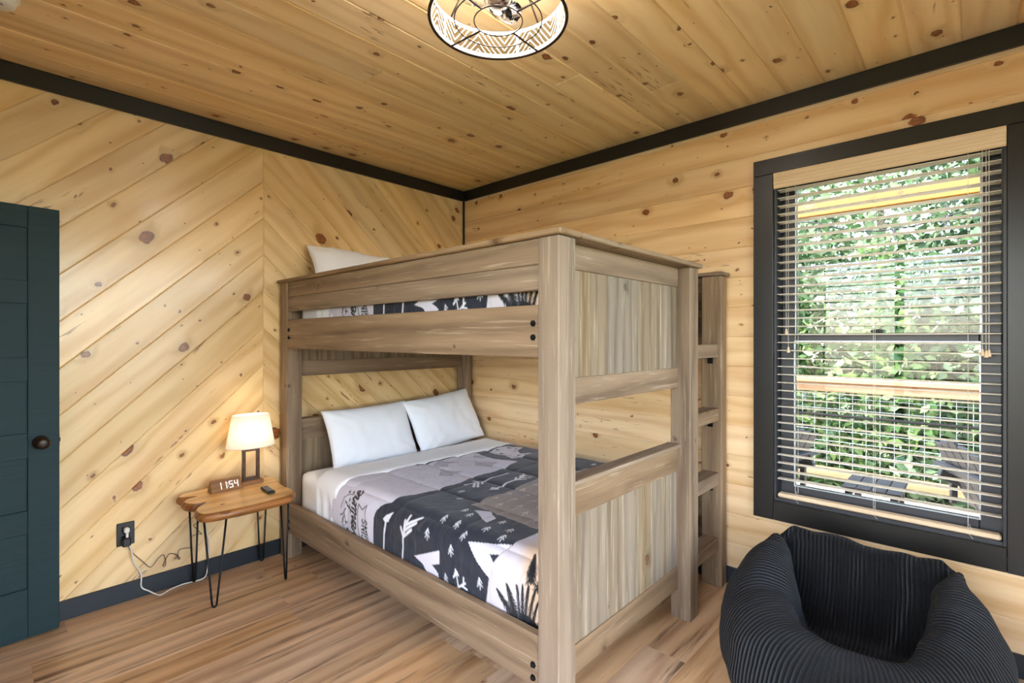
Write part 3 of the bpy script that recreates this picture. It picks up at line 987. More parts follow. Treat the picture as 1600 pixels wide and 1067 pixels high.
# the head edge of the comforter is slightly askew
P0 = drape(A_, B_)
N0_ = normals_of(P0)
N0_ *= np.sign(N0_[..., 2:3] + .2 * np.sign(N0_[..., 2:3] + 1e-9) + 1e-9)
seam = np.abs((A_ + 1.53 + .28 * 20) % .28 - .0)
seam = np.minimum(seam, .28 - seam)
seamv = np.abs((B_ + 3.1) % .46); seamv = np.minimum(seamv, .46 - seamv)
puff = .011 * (1 - np.exp(-seam / .022)) + .005 * (1 - np.exp(-seamv / .02))
side = np.clip((CZ - P0[..., 2] - .04) / .1, 0, 1)
hang = np.clip((-1.52 - A_) / .06, 0, 1)
wr = vnoise(AB, 5.0, 3.1) * .012 + vnoise(np.stack([A_ * 5, B_ * 22], -1), 1.0, 9.2) * .011 * hang + vnoise(AB, 22, 1.7) * .004
# crisp creases running down the hanging side
cr_ = np.maximum(0, vnoise(np.stack([A_ * 3 + B_ * 4, B_ * 13], -1), 1.0, 5.5, 2) - .18) * .05 * hang
disp = puff + wr + cr_ - .010
lim = np.where(P0[..., 2] < CZ - .07, .007, .03)
disp = np.clip(disp, -.006, lim)
P1 = P0 + N0_ * disp[..., None]
P1[..., 2] += .006 * np.exp(-((B_ + .74) / .03) ** 2) * 0
com_me = grid_mesh('comforter', P1)

# ---- flat print of the comforter
class Print:
    def __init__(self, A, B, base):
        self.A, self.B = A, B
        self.C = np.empty(A.shape + (4,), np.float32); self.C[...] = (*base, 1)
    def blend(self, m, c):
        m = np.clip(m, 0, 1)[..., None]; self.C[...] = self.C * (1 - m) + np.array((*c, 1), np.float32) * m
    def poly_mask(self, pts):
        x, y = self.A, self.B; ins = np.zeros(x.shape, bool); n = len(pts)
        for i in range(n):
            x1, y1 = pts[i]; x2, y2 = pts[(i + 1) % n]
            if y1 == y2: continue
            c = ((y1 > y) != (y2 > y)) & (x < (x2 - x1) * (y - y1) / (y2 - y1) + x1)
            ins ^= c
        return ins
    def poly(self, pts, c, fac=1.0): self.blend(self.poly_mask(pts) * fac, c)
    def stroke(self, pts, w, c, w2=None):
        w2 = w if w2 is None else w2
        pts = list(pts); n = len(pts) - 1
        xs = [p[0] for p in pts]; ys = [p[1] for p in pts]; mrg = max(w, w2) + .01
        i0, i1 = np.searchsorted(self.A[:, 0], [min(xs) - mrg, max(xs) + mrg]); j0, j1 = np.searchsorted(self.B[0], [min(ys) - mrg, max(ys) + mrg])
        if i1 <= i0 or j1 <= j0: return
        a = self.A[i0:i1, j0:j1]; b = self.B[i0:i1, j0:j1]; m = np.zeros(a.shape)
        for k in range(n):
            (x1, y1), (x2, y2) = pts[k], pts[k + 1]
            L2 = (x2 - x1) ** 2 + (y2 - y1) ** 2 + 1e-12
            t = np.clip(((a - x1) * (x2 - x1) + (b - y1) * (y2 - y1)) / L2, 0, 1)
            d = np.hypot(a - (x1 + t * (x2 - x1)), b - (y1 + t * (y2 - y1)))
            ww_ = w + (w2 - w) * (k + t) / n
            m = np.maximum(m, np.clip((ww_ / 2 - d) / .0035 + .5, 0, 1))
        C = self.C[i0:i1, j0:j1]; mm = m[..., None]
        self.C[i0:i1, j0:j1] = C * (1 - mm) + np.array((*c, 1), np.float32) * mm

WHITE, NAVY, GREY, TAN, INK, LINE = srgb(214, 207, 216), srgb(22, 25, 40), srgb(176, 166, 176), srgb(150, 134, 124), srgb(18, 18, 22), srgb(226, 222, 226)
pr = Print(A_, B_, WHITE)
navy = [(-1.83, -1.088), (-1.72, -1.084), (-1.632, -1.084), (-1.596, -1.1), (-1.56, -1.128), (-1.524, -1.172), (-1.408, -1.212), (-1.32, -1.224), (-1.216, -1.212),
        (-1.1, -1.22), (-.96, -1.176), (-.804, -1.196), (-.66, -1.17), (-.52, -1.13), (-.58, -.984), (-.572, -.86), (-.532, -.76), (-.56, -.735), (-.80, -.735), (-1.05, -.74), (-1.05, -.68), (.2, -.68), (.2, -2.5),
        (-1.83, -2.5)]
pr.poly(navy, NAVY)  # navy print; its thin strip along the sheet fold paints the fold's shadow
# faint grey hills and contour lines on the pale field
for t_ in ([(-1.10, -1.02), (-.98, -.90), (-.93, -1.05), (-1.0, -1.03), (-1.04, -1.09)], [(-.99, -.80), (-.86, -.74), (-.80, -.86), (-.88, -.85), (-.93, -.90)],
           [(-.80, -1.02), (-.70, -.90), (-.62, -1.06), (-.70, -1.06), (-.74, -1.12)], [(-.64, -.82), (-.59, -.78), (-.585, -.90), (-.62, -.90)]):
    pr.poly(t_, GREY)
lr = random.Random(21)
for k in range(16):
    x, y = lr.uniform(-1.35, -.68), lr.uniform(-1.14, -.78); p = [(x, y)]
    for j in range(8):
        x += lr.uniform(-.04, .05); y += lr.uniform(-.04, .04); p.append((x, y))
    pts = [(q.x, q.y) for q in spline([(q[0], q[1], 0) for q in p], 4)]
    pts = [q for q in pts if q[0] < -.6 and q[1] > -1.15 and q[0] > -1.4]
    if len(pts) > 3: pr.stroke(pts, .0035, srgb(188, 180, 190))
# map shaped patch
usa = [(-.43, -.76), (-.30, -.745), (-.22, -.78), (-.188, -.884), (-.288, -.916), (-.348, -.996), (-.272, -1.036), (-.432, -1.072), (-.496, -1.056), (-.46, -.936), (-.47, -.85)]
pr.poly(usa, WHITE)
for k in range(26):
    x, y = lr.uniform(-.5, -.2), lr.uniform(-1.06, -.75)
    s = .016
    inside = pr.poly_mask(usa)[np.clip(np.searchsorted(ga, x), 0, len(ga) - 1), np.clip(np.searchsorted(gb, y), 0, len(gb) - 1)]
    if inside: pr.poly([(x - s, y), (x + s * .6, y + s), (x + s, y - s)], NAVY)
# taupe field of arrowheads
tan = [(-1.32, -1.548), (-1.196, -1.524), (-1.068, -1.532), (-.952, -1.512), (-.748, -1.496), (-.50, -1.48), (-.30, -1.60), (-.34, -1.9), (-.6, -2.02), (-1.0, -2.03), (-1.336, -1.984), (-1.324, -1.78), (-1.316, -1.672)]
pr.poly(tan, TAN)
tmask = pr.poly_mask(tan)
for i in range(9):
    for j in range(6):
        x = -1.28 + i * .105 + (j % 2) * .05; y = -1.56 - j * .085
        ii, jj = np.searchsorted(ga, x), np.searchsorted(gb, y)
        if not tmask[min(ii, len(ga) - 1), min(jj, len(gb) - 1)]: continue
        pr.poly([(x, y + .020), (x + .042, y), (x, y - .020), (x + .012, y)], srgb(192, 176, 166))
        pr.stroke([(x - .045, y), (x + .01, y)], .005, srgb(188, 172, 162))
# moonlit forest disc
moon = [(-1.36, -2.008), (-1.508, -2.0), (-1.552, -1.98), (-1.588, -1.96), (-1.632, -1.944), (-1.668, -1.932), (-1.728, -1.924), (-1.772, -1.916), (-1.83, -1.916), (-1.83, -2.5), (-1.0, -2.5), (-1.0, -2.06)]
pr.poly(moon, srgb(204, 194, 198))
mm_ = pr.poly_mask(moon)
glow_ = np.clip((-(B_) - 2.03 - .55 * np.clip(-1.50 - A_, 0, 1)) / .07, 0, 1) * mm_
pr.blend(glow_, srgb(216, 182, 152))
pr.stroke(moon[:9], .006, INK)


def spruce(base, tip, wid, n=18):
    bx, by = base; tx, ty = tip
    ux, uy = tx - bx, ty - by; L = math.hypot(ux, uy); ux /= L; uy /= L
    pr.stroke([base, tip], .010, INK, .004)
    for k in range(n):
        t = k / n
        w_ = wid * (1 - t) * (1 + .4 * lr.uniform(-1, 1)) + .006
        px, py = bx + ux * L * t, by + uy * L * t
        for s in (-1, 1):
            ex, ey = px - uy * s * w_ - ux * w_ * .35, py + ux * s * w_ - uy * w_ * .35
            pr.stroke([(px + ux * .012, py + uy * .012), (ex, ey)], .009, INK, .003)
pr.poly([(-1.83, -2.10), (-1.74, -2.13), (-1.72, -2.2), (-1.69, -2.3), (-1.69, -2.5), (-1.83, -2.5)], INK)
for bs, tp, wd in (((-1.80, -2.10), (-1.695, -1.985), .030), ((-1.80, -2.10), (-1.66, -2.035), .032), ((-1.80, -2.14), (-1.648, -2.085), .03), ((-1.80, -2.17), (-1.63, -2.13), .03),
                   ((-1.80, -2.2), (-1.615, -2.165), .03), ((-1.80, -2.24), (-1.60, -2.205), .03), ((-1.8, -2.28), (-1.62, -2.25), .03), ((-1.8, -2.33), (-1.60, -2.31), .03),
                   ((-1.60, -2.17), (-1.515, -2.125), .022), ((-1.6, -2.22), (-1.5, -2.2), .025)):
    spruce(bs, tp, wd)
# pale tent shapes
pr.poly([(-1.724, -1.436), (-1.644, -1.624), (-1.704, -1.624), (-1.724, -1.572), (-1.748, -1.616), (-1.81, -1.63), (-1.80, -1.57), (-1.74, -1.5)], WHITE)
pr.poly([(-1.564, -1.788), (-1.508, -2.0), (-1.564, -1.976), (-1.576, -1.924), (-1.6, -1.96), (-1.668, -1.936)], WHITE)
pr.poly([(-1.364, -1.62), (-1.32, -1.688), (-1.368, -1.768), (-1.428, -1.768)], WHITE)
# arrows
for st_, w_ in (([(-1.628, -1.192), (-1.684, -1.184), (-1.76, -1.18), (-1.81, -1.196)], .011), ([(-1.64, -1.348), (-1.716, -1.344), (-1.78, -1.34), (-1.81, -1.36)], .011),
                ([(-1.66, -1.348), (-1.62, -1.324)], .013), ([(-1.64, -1.352), (-1.584, -1.348)], .013), ([(-1.612, -1.36), (-1.556, -1.368)], .013),
                ([(-1.656, -1.352), (-1.612, -1.408)], .013), ([(-1.628, -1.356), (-1.576, -1.428)], .013), ([(-1.596, -1.372), (-1.544, -1.448)], .013), ([(-1.65, -1.35), (-1.58, -1.366)], .012),
                ([(-1.048, -1.272), (-.972, -1.276), (-.864, -1.276), (-.768, -1.276)], .014), ([(-1.048, -1.272), (-1.104, -1.26)], .014), ([(-.98, -1.272), (-1.028, -1.32)], .014),
                ([(-1.02, -1.28), (-1.084, -1.344)], .014), ([(-1.044, -1.276), (-1.104, -1.332)], .014), ([(-1.024, -1.244), (-.988, -1.28)], .012),
                ([(-1.024, -1.438), (-.928, -1.416), (-.86, -1.42), (-.74, -1.40)], .014), ([(-.86, -1.42), (-.812, -1.384)], .014), ([(-.82, -1.42), (-.762, -1.376)], .014),
                ([(-.79, -1.408), (-.716, -1.36)], .014), ([(-.844, -1.424), (-.804, -1.452)], .014), ([(-.8, -1.412), (-.756, -1.45)], .014), ([(-.752, -1.394), (-.712, -1.438)], .014),
                ([(-1.70, -1.73), (-1.756, -1.748), (-1.81, -1.77)], .007), ([(-1.80, -1.708), (-1.764, -1.752), (-1.732, -1.796)], .009), ([(-1.75, -1.775), (-1.755, -1.806)], .008),
                ([(-1.742, -1.785), (-1.712, -1.786)], .008)):
    pr.stroke(st_, w_, LINE)
pr.poly([(-1.568, -1.236), (-1.62, -1.216), (-1.632, -1.192), (-1.624, -1.176), (-1.616, -1.172), (-1.596, -1.19)], LINE)
pr.poly([(-1.085, -1.436), (-1.035, -1.405), (-1.02, -1.438), (-1.04, -1.466)], LINE)
pr.poly([(-1.69, -1.726), (-1.716, -1.756), (-1.72, -1.732), (-1.74, -1.712)], LINE)
pr.poly([(-1.812, -1.70), (-1.79, -1.70), (-1.785, -1.73), (-1.80, -1.735)], LINE)
for x, y in ((-1.6, -1.532), (-1.548, -1.744), (-1.624, -1.7), (-1.508, -1.572), (-1.512, -1.668), (-1.396, -1.588), (-1.424, -1.652), (-1.38, -1.82), (-1.476, -1.82), (-1.424, -1.908),
             (-1.492, -1.93), (-1.704, -1.884), (-1.756, -1.668), (-1.28, -1.42), (-1.2, -1.34), (-.72, -1.7), (-.3, -1.35), (-.25, -1.55)):
    s = .022
    pr.stroke([(x - s, y - s * .2), (x + s, y + s * .1)], .004, LINE)
    pr.stroke([(x + s, y + s * .1), (x + s * .3, y - s * .6)], .004, LINE); pr.stroke([(x + s, y + s * .1), (x - s * .1, y + s * .5)], .004, LINE)
    pr.stroke([(x - s * .7, y + s * .6), (x + s * .2, y), (x - s * .4, y - s * .7)], .004, LINE)
# lettering: reads up the side of the bed; t runs along +a, s runs towards the head
def letters(word, glyphs, a0, b0_, size, adv, slant, w, ink=INK):
    a = a0
    for chn in word:
        g, wd = glyphs[chn]
        for st_ in g:
            P_ = [(a + (px + slant * py) * size * .78, b0_ + py * size) for px, py in st_]
            sp = [(q.x, q.y) for q in spline([(q[0], q[1], 0) for q in P_], 5)] if len(P_) > 2 else P_
            pr.stroke(sp, w, ink)
        a += (wd * .78 + adv) * size
    return a
GC = {'B': ([[(0, 0), (0, 1)], [(0, 1), (.45, .95), (.5, .75), (.4, .55), (0, .52)], [(0, .52), (.5, .48), (.6, .25), (.45, .03), (0, 0)]], .6),
      'E': ([[(0, 0), (0, 1)], [(0, 1), (.5, 1)], [(0, .52), (.42, .52)], [(0, 0), (.5, 0)]], .55),
      'G': ([[(.6, .82), (.35, 1), (.08, .8), (0, .5), (.08, .2), (.35, 0), (.6, .15), (.62, .42)], [(.62, .45), (.35, .45)]], .65),
      'I': ([[(0, 0), (0, 1)]], .08),
      'N': ([[(0, 0), (0, 1)], [(0, 1), (.55, 0)], [(.55, 0), (.55, 1)]], .6),
      'S': ([[(.5, .85), (.28, 1), (.05, .82), (.15, .58), (.42, .45), (.52, .22), (.3, 0), (.02, .14)]], .55)}
GS = {'A': ([[(0, 0), (.2, .5), (.45, 1.3), (.5, .6), (.55, 0)], [(.1, .45), (.7, .5)]], .7),
      'd': ([[(.4, .45), (.2, .55), (.05, .3), (.12, .03), (.35, .1), (.5, .6), (.6, 1.2), (.48, .4), (.5, .05), (.7, .1)]], .6),
      'v': ([[(0, .5), (.12, .3), (.2, .02), (.35, .25), (.45, .55), (.6, .45)]], .5),
      'e': ([[(0, .2), (.25, .32), (.35, .48), (.2, .58), (.07, .3), (.15, .03), (.35, .02), (.5, .2)]], .42),
      'n': ([[(0, .5), (.05, .25), (.05, 0), (.15, .35), (.3, .52), (.36, .3), (.36, .05), (.55, .12)]], .5),
      't': ([[(.2, 1.15), (.14, .5), (.12, .1), (.25, .0), (.4, .15)], [(-.05, .72), (.42, .8)]], .36),
      'u': ([[(0, .52), (.02, .15), (.15, .0), (.32, .2), (.36, .52), (.36, .1), (.52, .08)]], .48),
      'r': ([[(0, .3), (.1, .6), (.2, .5), (.35, .5), (.3, .2), (.38, .02), (.55, .2)]], .46)}
letters('Adventure', GS, -1.885, -.905, .092, .04, .25, .013)
# banner with a swallow tail and BEGINS inside
pr.stroke([(-1.60, -.925), (-1.62, -.963), (-1.590, -1.008), (-1.64, -1.0), (-1.70, -1.008), (-1.76, -1.03), (-1.83, -1.05)], .006, INK)
pr.stroke([(-1.60, -.925), (-1.65, -.918), (-1.716, -.928), (-1.77, -.945), (-1.83, -.96)], .006, INK)
letters('BEGINS', GC, -1.842, -1.018, .052, .2, .0, .008)
pr.poly([(-1.83, -1.075), (-1.80, -1.07), (-1.785, -1.05), (-1.80, -1.03), (-1.83, -1.04)], INK)
# small drawings above the lettering
pr.stroke([(-1.66, -.74), (-1.60, -.76), (-1.572, -.80), (-1.564, -.84)], .005, INK)
pr.stroke([(-1.70, -.735), (-1.69, -.76), (-1.655, -.785)], .007, INK); pr.stroke([(-1.74, -.75), (-1.70, -.77)], .006, INK)
for x, y in ((-1.56, -.79), (-1.555, -.825), (-1.62, -.79), (-1.64, -.81), (-1.73, -.79), (-1.77, -.80), (-1.60, -.82)):
    pr.stroke([(x - .006, y), (x + .008, y + .004)], .007, INK); pr.stroke([(x, y - .008), (x, y + .008)], .005, INK)
for k in range(10):
    x, y = -1.81 + .012 * k, -.745 - lr.uniform(0, .07)
    pr.stroke([(x, y), (x + .025, y + lr.uniform(-.02, .02))], .004, srgb(80, 78, 86))

ca_ = com_me.color_attributes.new('print', 'FLOAT_COLOR', 'POINT')
ca_.data.foreach_set('color', pr.C.reshape(-1))
com_me.materials.append(M_PRINT)
for dz, lb in ((0, 'navy and white arrow print comforter spread over the lower bunk'), (UPZ, 'printed comforter of the upper bunk showing below the guard boards')):
    tag(add('comforter', com_me, None, Matrix.Translation((0, 0, dz))), lb, 'comforter', 'printed comforters')

# top sheet folded back over the comforter
sa_g = np.arange(-1.802, .10, .012); sb_g = np.concatenate([np.arange(-.44, -.70, -.010), np.array([-.715, -.722, -.724])])
SA, SB = np.meshgrid(sa_g, sb_g, indexing='ij')
skew = np.clip((-1.0 - SA) / .6, 0, 1) * .045 + .008 * np.sin(SA * 5)
t_sb = np.clip((-.44 - SB) / .28, 0, 1)
Ps = drape(SA, SB + skew * t_sb, r=CR + .008, zt=CZ + .012 , x0=CX0, x1=CX1, y0=CY0)
edge = np.zeros(SB.shape); edge[:, -1] = -.016; edge[:, -2] = -.008; edge[:, -3] = -.002
Ns = normals_of(Ps); Ns *= np.sign(Ns[..., 2:3] + 1e-9)
lumps = vnoise(np.stack([SA, SB], -1), 4.0, 2.0) * .014 * np.clip((SB + .74) / .1, .3, 1)
hangs = np.clip((CZ - Ps[..., 2] - .06) / .08, 0, 1)
Ps = Ps + Ns * (np.clip(lumps, -.004, .010) + edge)[..., None]
Ps[..., 0] += np.where(SA < -1.5, hangs * (.006 + .004 * np.sin(SB * 60)), 0)
sh_me = grid_mesh('top_sheet', Ps); sh_me.materials.append(M_SHEET)
for dz, lb in ((0, 'white top sheet folded back over the lower comforter'), (UPZ, 'white top sheet folded back on the upper bunk')):
    tag(add('bed_sheet', sh_me, None, Matrix.Translation((0, 0, dz))), lb, 'sheet', 'top sheets')

# ------------------------------------------------------------------ pillows
def pillow_mesh(w, h, t, seed):
    n, m = 44, 34
    vs = []; fs = []
    for s in (1, -1):
        for i in range(n + 1):
            for j in range(m + 1):
                u = -1 + 2 * i / n; v = -1 + 2 * j / m
                u = math.copysign(abs(u) ** .8, u); v = math.copysign(abs(v) ** .8, v)
                x = w / 2 * u * (1 - .055 * (1 - v * v)); y = h / 2 * v * (1 - .06 * (1 - u * u))
                th = t / 2 * max(0, (1 - abs(u) ** 3.2)) ** .55 * max(0, (1 - abs(v) ** 3.0)) ** .55
                nz = mnoise.noise(Vector((x * 5 + seed, y * 5, s))) * .012 + mnoise.noise(Vector((x * 14 + seed, y * 9, s * 2))) * .006
                # tension folds radiating from the corners
                cr = (abs(u) * abs(v)) ** 1.5
                nz += math.sin((abs(u) - abs(v)) * 16 + seed) * .006 * cr
                z = s * max(0, th + nz * min(1, th / .02))
                vs.append((x, y, z))
    N = (n + 1) * (m + 1)
    for s in (0, 1):
        for i in range(n):
            for j in range(m):
                a = s * N + i * (m + 1) + j
                q = (a, a + m + 1, a + m + 2, a + 1)
                fs.append(q if s == 0 else q[::-1])
    me = mesh_from('pillow', vs, fs, True)
    bm = bmesh.new(); bm.from_mesh(me)
    bmesh.ops.remove_doubles(bm, verts=bm.verts, dist=.0012)
    bmesh.ops.recalc_face_normals(bm, faces=bm.faces)
    bm.to_mesh(me); bm.free()
    me.polygons.foreach_set('use_smooth', [True] * len(me.polygons))
    return me


def pillow(cx, cy_, cz, w, h, t, lean, roll, yaw, seed, label):
    me = pillow_mesh(w, h, t, seed)
    M = Matrix.Translation((cx, cy_, cz)) @ Matrix.Rotation(yaw, 4, 'Z') @ Matrix.Rotation(lean, 4, 'X') @ Matrix.Rotation(roll, 4, 'Z')
    tag(add('pillow', me, M_LINEN, M), label, 'pillow', 'white bed pillows')
pillow(-1.085, -.262, .742, .66, .43, .15, R(67), R(1.5), R(-2), 1.3, 'white pillow on the lower bunk nearer the bedside table')
pillow(-.430, -.270, .770, .69, .44, .16, R(64), R(5), R(2), 5.7, 'white pillow on the lower bunk next to the window wall')
pillow(-1.16, -.215, 1.882, .66, .40, .14, R(48), R(-5), R(-4), 9.1, 'white pillow poking above the guard boards of the upper bunk')

# ------------------------------------------------------------------ bedside table
TZ = .535
def tp(x, y): return (1.0057 * x + .0169, 1.0057 * y + .0191)
outl = [(-2.222, -.128), (-2.191, -.083), (-2.142, -.078), (-2.044, -.062), (-1.896, -.073), (-1.723, -.085), (-1.695, -.125), (-1.712, -.233), (-1.726, -.353), (-1.722, -.455), (-1.746, -.530), (-1.799, -.568),
        (-1.99, -.586), (-2.149, -.575), (-2.214, -.547), (-2.226, -.473), (-2.202, -.408), (-2.150, -.346), (-2.200, -.332), (-2.232, -.270), (-2.207, -.215), (-2.150, -.190), (-2.190, -.165), (-2.222, -.150)]
outl = [tp(*p) for p in outl]
outl = [(p.x, p.y) for p in spline([(a, b, 0) for a, b in outl], 4, True)]
tb = root('bedside_table', (-1.95, -.32, 0), 'live edge wood slab bedside table on black hairpin legs', 'table')
cx_, cy_ = -1.95, -.31
def ringz(s, z, jit=0.0):
    out = []
    for i, (a, b) in enumerate(outl):
        k = s + jit * math.sin(i * .9) * .5
        dx, dy = a - cx_, b - cy_; L = math.hypot(dx, dy)
        out.append((cx_ + dx * (L + k) / L, cy_ + dy * (L + k) / L, z))
    return out
n_ = len(outl)
top_ring = ringz(-.012, TZ)
topm = mesh_from('slab_top', top_ring, [tuple(range(n_))[::-1]])
if topm.polygons[0].normal.z < 0: topm.flip_normals()
Mt = Matrix.Translation((cx_, cy_, TZ)); topm.transform(Mt.inverted())
slab = add('slab', topm, M_SLAB, Mt, tb)
ev = []; ef = []
rings_ = [ringz(-.012, TZ), ringz(-.003, TZ - .006), ringz(.004, TZ - .018, .006), ringz(.002, TZ - .032, .006), ringz(-.010, TZ - .044), ringz(-.03, TZ - .047)]
for r_ in rings_: ev += r_
for k in range(len(rings_) - 1):
    for i in range(n_):
        j = (i + 1) % n_
        ef.append((k * n_ + i, k * n_ + j, (k + 1) * n_ + j, (k + 1) * n_ + i))
ef.append(tuple((len(rings_) - 1) * n_ + i for i in range(n_)))
edge_me = fix_normals(mesh_from('live_edge', ev, ef, True))
add('live_edge', edge_me, M_SLABEDGE, None, tb)
hp = [((-2.128, -.440), (-2.185, -.470), (-2.085, -.490)), ((-1.745, -.405), (-1.770, -.500), (-1.765, -.380)),
      ((-2.118, -.045), (-2.170, -.150), (-2.115, -.110)), ((-1.745, -.045), (-1.80, -.110), (-1.745, -.125))]
for b_, t1, t2 in hp:
    bx, by = b_
    d1_ = Vector((t1[0], t1[1], TZ - .046)); d2_ = Vector((t2[0], t2[1], TZ - .046)); bt = Vector((bx, by, .0055))
    sd = (d2_ - d1_); sd.z = 0; sd.normalize()
    L_ = [d1_, bt - sd * .011 + Vector((0, 0, .02)), bt - sd * .008 + Vector((0, 0, .006)), bt, bt + sd * .008 + Vector((0, 0, .006)), bt + sd * .011 + Vector((0, 0, .02)), d2_]
    lg = add('leg', MB().tube(L_, .0052, 8).mesh('leg', True), M_BLACK, None, tb)
    m_ = (d1_ + d2_) / 2
    add('mounting_plate', MB().box(m_.x - .035, m_.x + .035, m_.y - .035, m_.y + .035, TZ - .0502, TZ - .0472, .001).mesh('plate'), M_BLACK, None, lg)

# table lamp
lx, ly = -1.842, -.135
lamp = root('table_lamp', (lx, ly, TZ), 'lit table lamp with white oval shade and open rectangular wood frame', 'lamp')
lumber('base', lx - .062, lx + .062, ly - .038, ly + .038, TZ + .0003, TZ + .024, M_CLOCKWD, lamp, .003)
fm = MB().box(lx - .048, lx - .032, ly - .012, ly + .012, TZ + .0243, TZ + .214, .001).box(lx + .032, lx + .048, ly - .012, ly + .012, TZ + .0243, TZ + .214, .001)
fm.box(lx - .032, lx + .032, ly - .012, ly + .012, TZ + .0243, TZ + .040).box(lx - .032, lx + .032, ly - .012, ly + .012, TZ + .198, TZ + .214)
add('frame', fm.mesh('frame'), M_DARKWD, None, lamp)
add('neck', MB().lathe([(.008, 0), (.008, .014), (.013, .016), (.013, .05)], 14, (lx, ly, TZ + .2142)).mesh('neck', True), M_BRONZE, None, lamp)
SZ0, SZ1 = TZ + .228, TZ + .418
sv = []; sf = []
sn = 48
for (rx, ry, z_) in ((.138, .098, SZ0), (.104, .076, SZ1), (.1025, .0745, SZ1), (.1365, .0965, SZ0)):
    for k in range(sn):
        a = 2 * PI * k / sn; sv.append((lx + rx * math.cos(a), ly + ry * math.sin(a), z_))
for r_ in range(4):
    for k in range(sn):
        l = (k + 1) % sn; q = (r_ + 1) % 4
        sf.append((r_ * sn + k, r_ * sn + l, q * sn + l, q * sn + k))
shd = add('shade', fix_normals(mesh_from('shade', sv, sf, False)), M_SHADE, None, lamp)
rg = MB()
for (rx, ry, z_) in ((.138, .098, SZ0), (.104, .076, SZ1)):
    rg.tube([(lx + rx * math.cos(2 * PI * k / sn), ly + ry * math.sin(2 * PI * k / sn), z_) for k in range(sn)], .0016, 5, True)
add('shade_trim', rg.mesh('trim'), M_CORDW, None, shd)
add('bulb', MB().lathe([(.010, 0), (.014, .012), (.026, .04), (.029, .058), (.022, .078), (.004, .088)], 16, (lx, ly, TZ + .268)).mesh('bulb', True), M_LAMPBULB, None, lamp)

# digital clock: triangular wooden prism
ckx0, ckx1 = -2.072, -1.912
ck = root('digital_clock', ((ckx0 + ckx1) / 2, -.2, TZ), 'triangular wooden clock with glowing white 11:54 digits', 'clock')
yb0, yb1, ch_ = -.205, -.125, .068
pv = [(ckx0, yb0, TZ + .0004), (ckx1, yb0, TZ + .0004), (ckx1, yb1, TZ + .0004), (ckx0, yb1, TZ + .0004), (ckx0, (yb0 + yb1) / 2, TZ + ch_), (ckx1, (yb0 + yb1) / 2, TZ + ch_)]
pf = [(0, 1, 2, 3), (0, 1, 5, 4), (3, 2, 5, 4), (0, 3, 4), (1, 2, 5)]
ym = (yb0 + yb1) / 2
pm = fix_normals(mesh_from('clock_body', pv, pf)); Mc = Matrix.Translation(((ckx0 + ckx1) / 2, ym, TZ)); pm.transform(Mc.inverted())
add('body', pm, M_CLOCKWD, Mc, ck)
fu = Vector((1, 0, 0)); fvv = Vector((0, ym - yb0, ch_)); fl_ = fvv.length; fvv.normalize()
MF = frame(Vector((ckx0, yb0, TZ)), fu, fvv)     # local X right, Y up the face, Z outwards
SEG = {'1': 'bc', '4': 'fgbc', '5': 'afgcd'}
def digit(d, x, w, h, y0):
    m = MB(); t_ = .0042; z0, z1 = .0003, .0011
    for s in SEG[d]:
        if s == 'a': m.box(x, x + w, y0 + h - t_, y0 + h, z0, z1)
        if s == 'd': m.box(x, x + w, y0, y0 + t_, z0, z1)
        if s == 'g': m.box(x, x + w, y0 + h / 2 - t_ / 2, y0 + h / 2 + t_ / 2, z0, z1)
        if s == 'b': m.box(x + w - t_, x + w, y0 + h / 2 + .001, y0 + h, z0, z1)
        if s == 'c': m.box(x + w - t_, x + w, y0, y0 + h / 2 - .001, z0, z1)
        if s == 'f': m.box(x, x + t_, y0 + h / 2 + .001, y0 + h, z0, z1)
        if s == 'e': m.box(x, x + t_, y0, y0 + h / 2 - .001, z0, z1)
    return m
for d, x in (('1', .034), ('1', .062), ('5', .094), ('4', .122)):
    add('digit', digit(d, x, .020, .040, .018).mesh('digit'), M_LED, MF, ck)
add('colon', MB().box(.086, .0895, .028, .032, .0003, .0011).box(.086, .0895, .046, .050, .0003, .0011).mesh('colon'), M_LED, MF, ck)

# remote control
rc = add('remote_control', None, None, Matrix.Translation((-1.834, -.375, TZ + .0006)) @ Matrix.Rotation(R(86), 4, 'Z'))
tag(rc, 'small black remote control lying on the wood slab table', 'remote')
v, f = box_vf(.135, .042, .016, .005, (0, 0, .008))
add('body', fix_normals(mesh_from('remote', v, f)), M_BLKPL, W[rc], rc)
M_BTN = plain('grey_button', srgb(150, 150, 156), .5)
for i in range(6):
    for j in range(3):
        add('button', MB().box(-.05 + i * .017, -.040 + i * .017, -.015 + j * .012, -.008 + j * .012, .0161, .0175, .0005).mesh('button'), M_BTN, W[rc], rc)

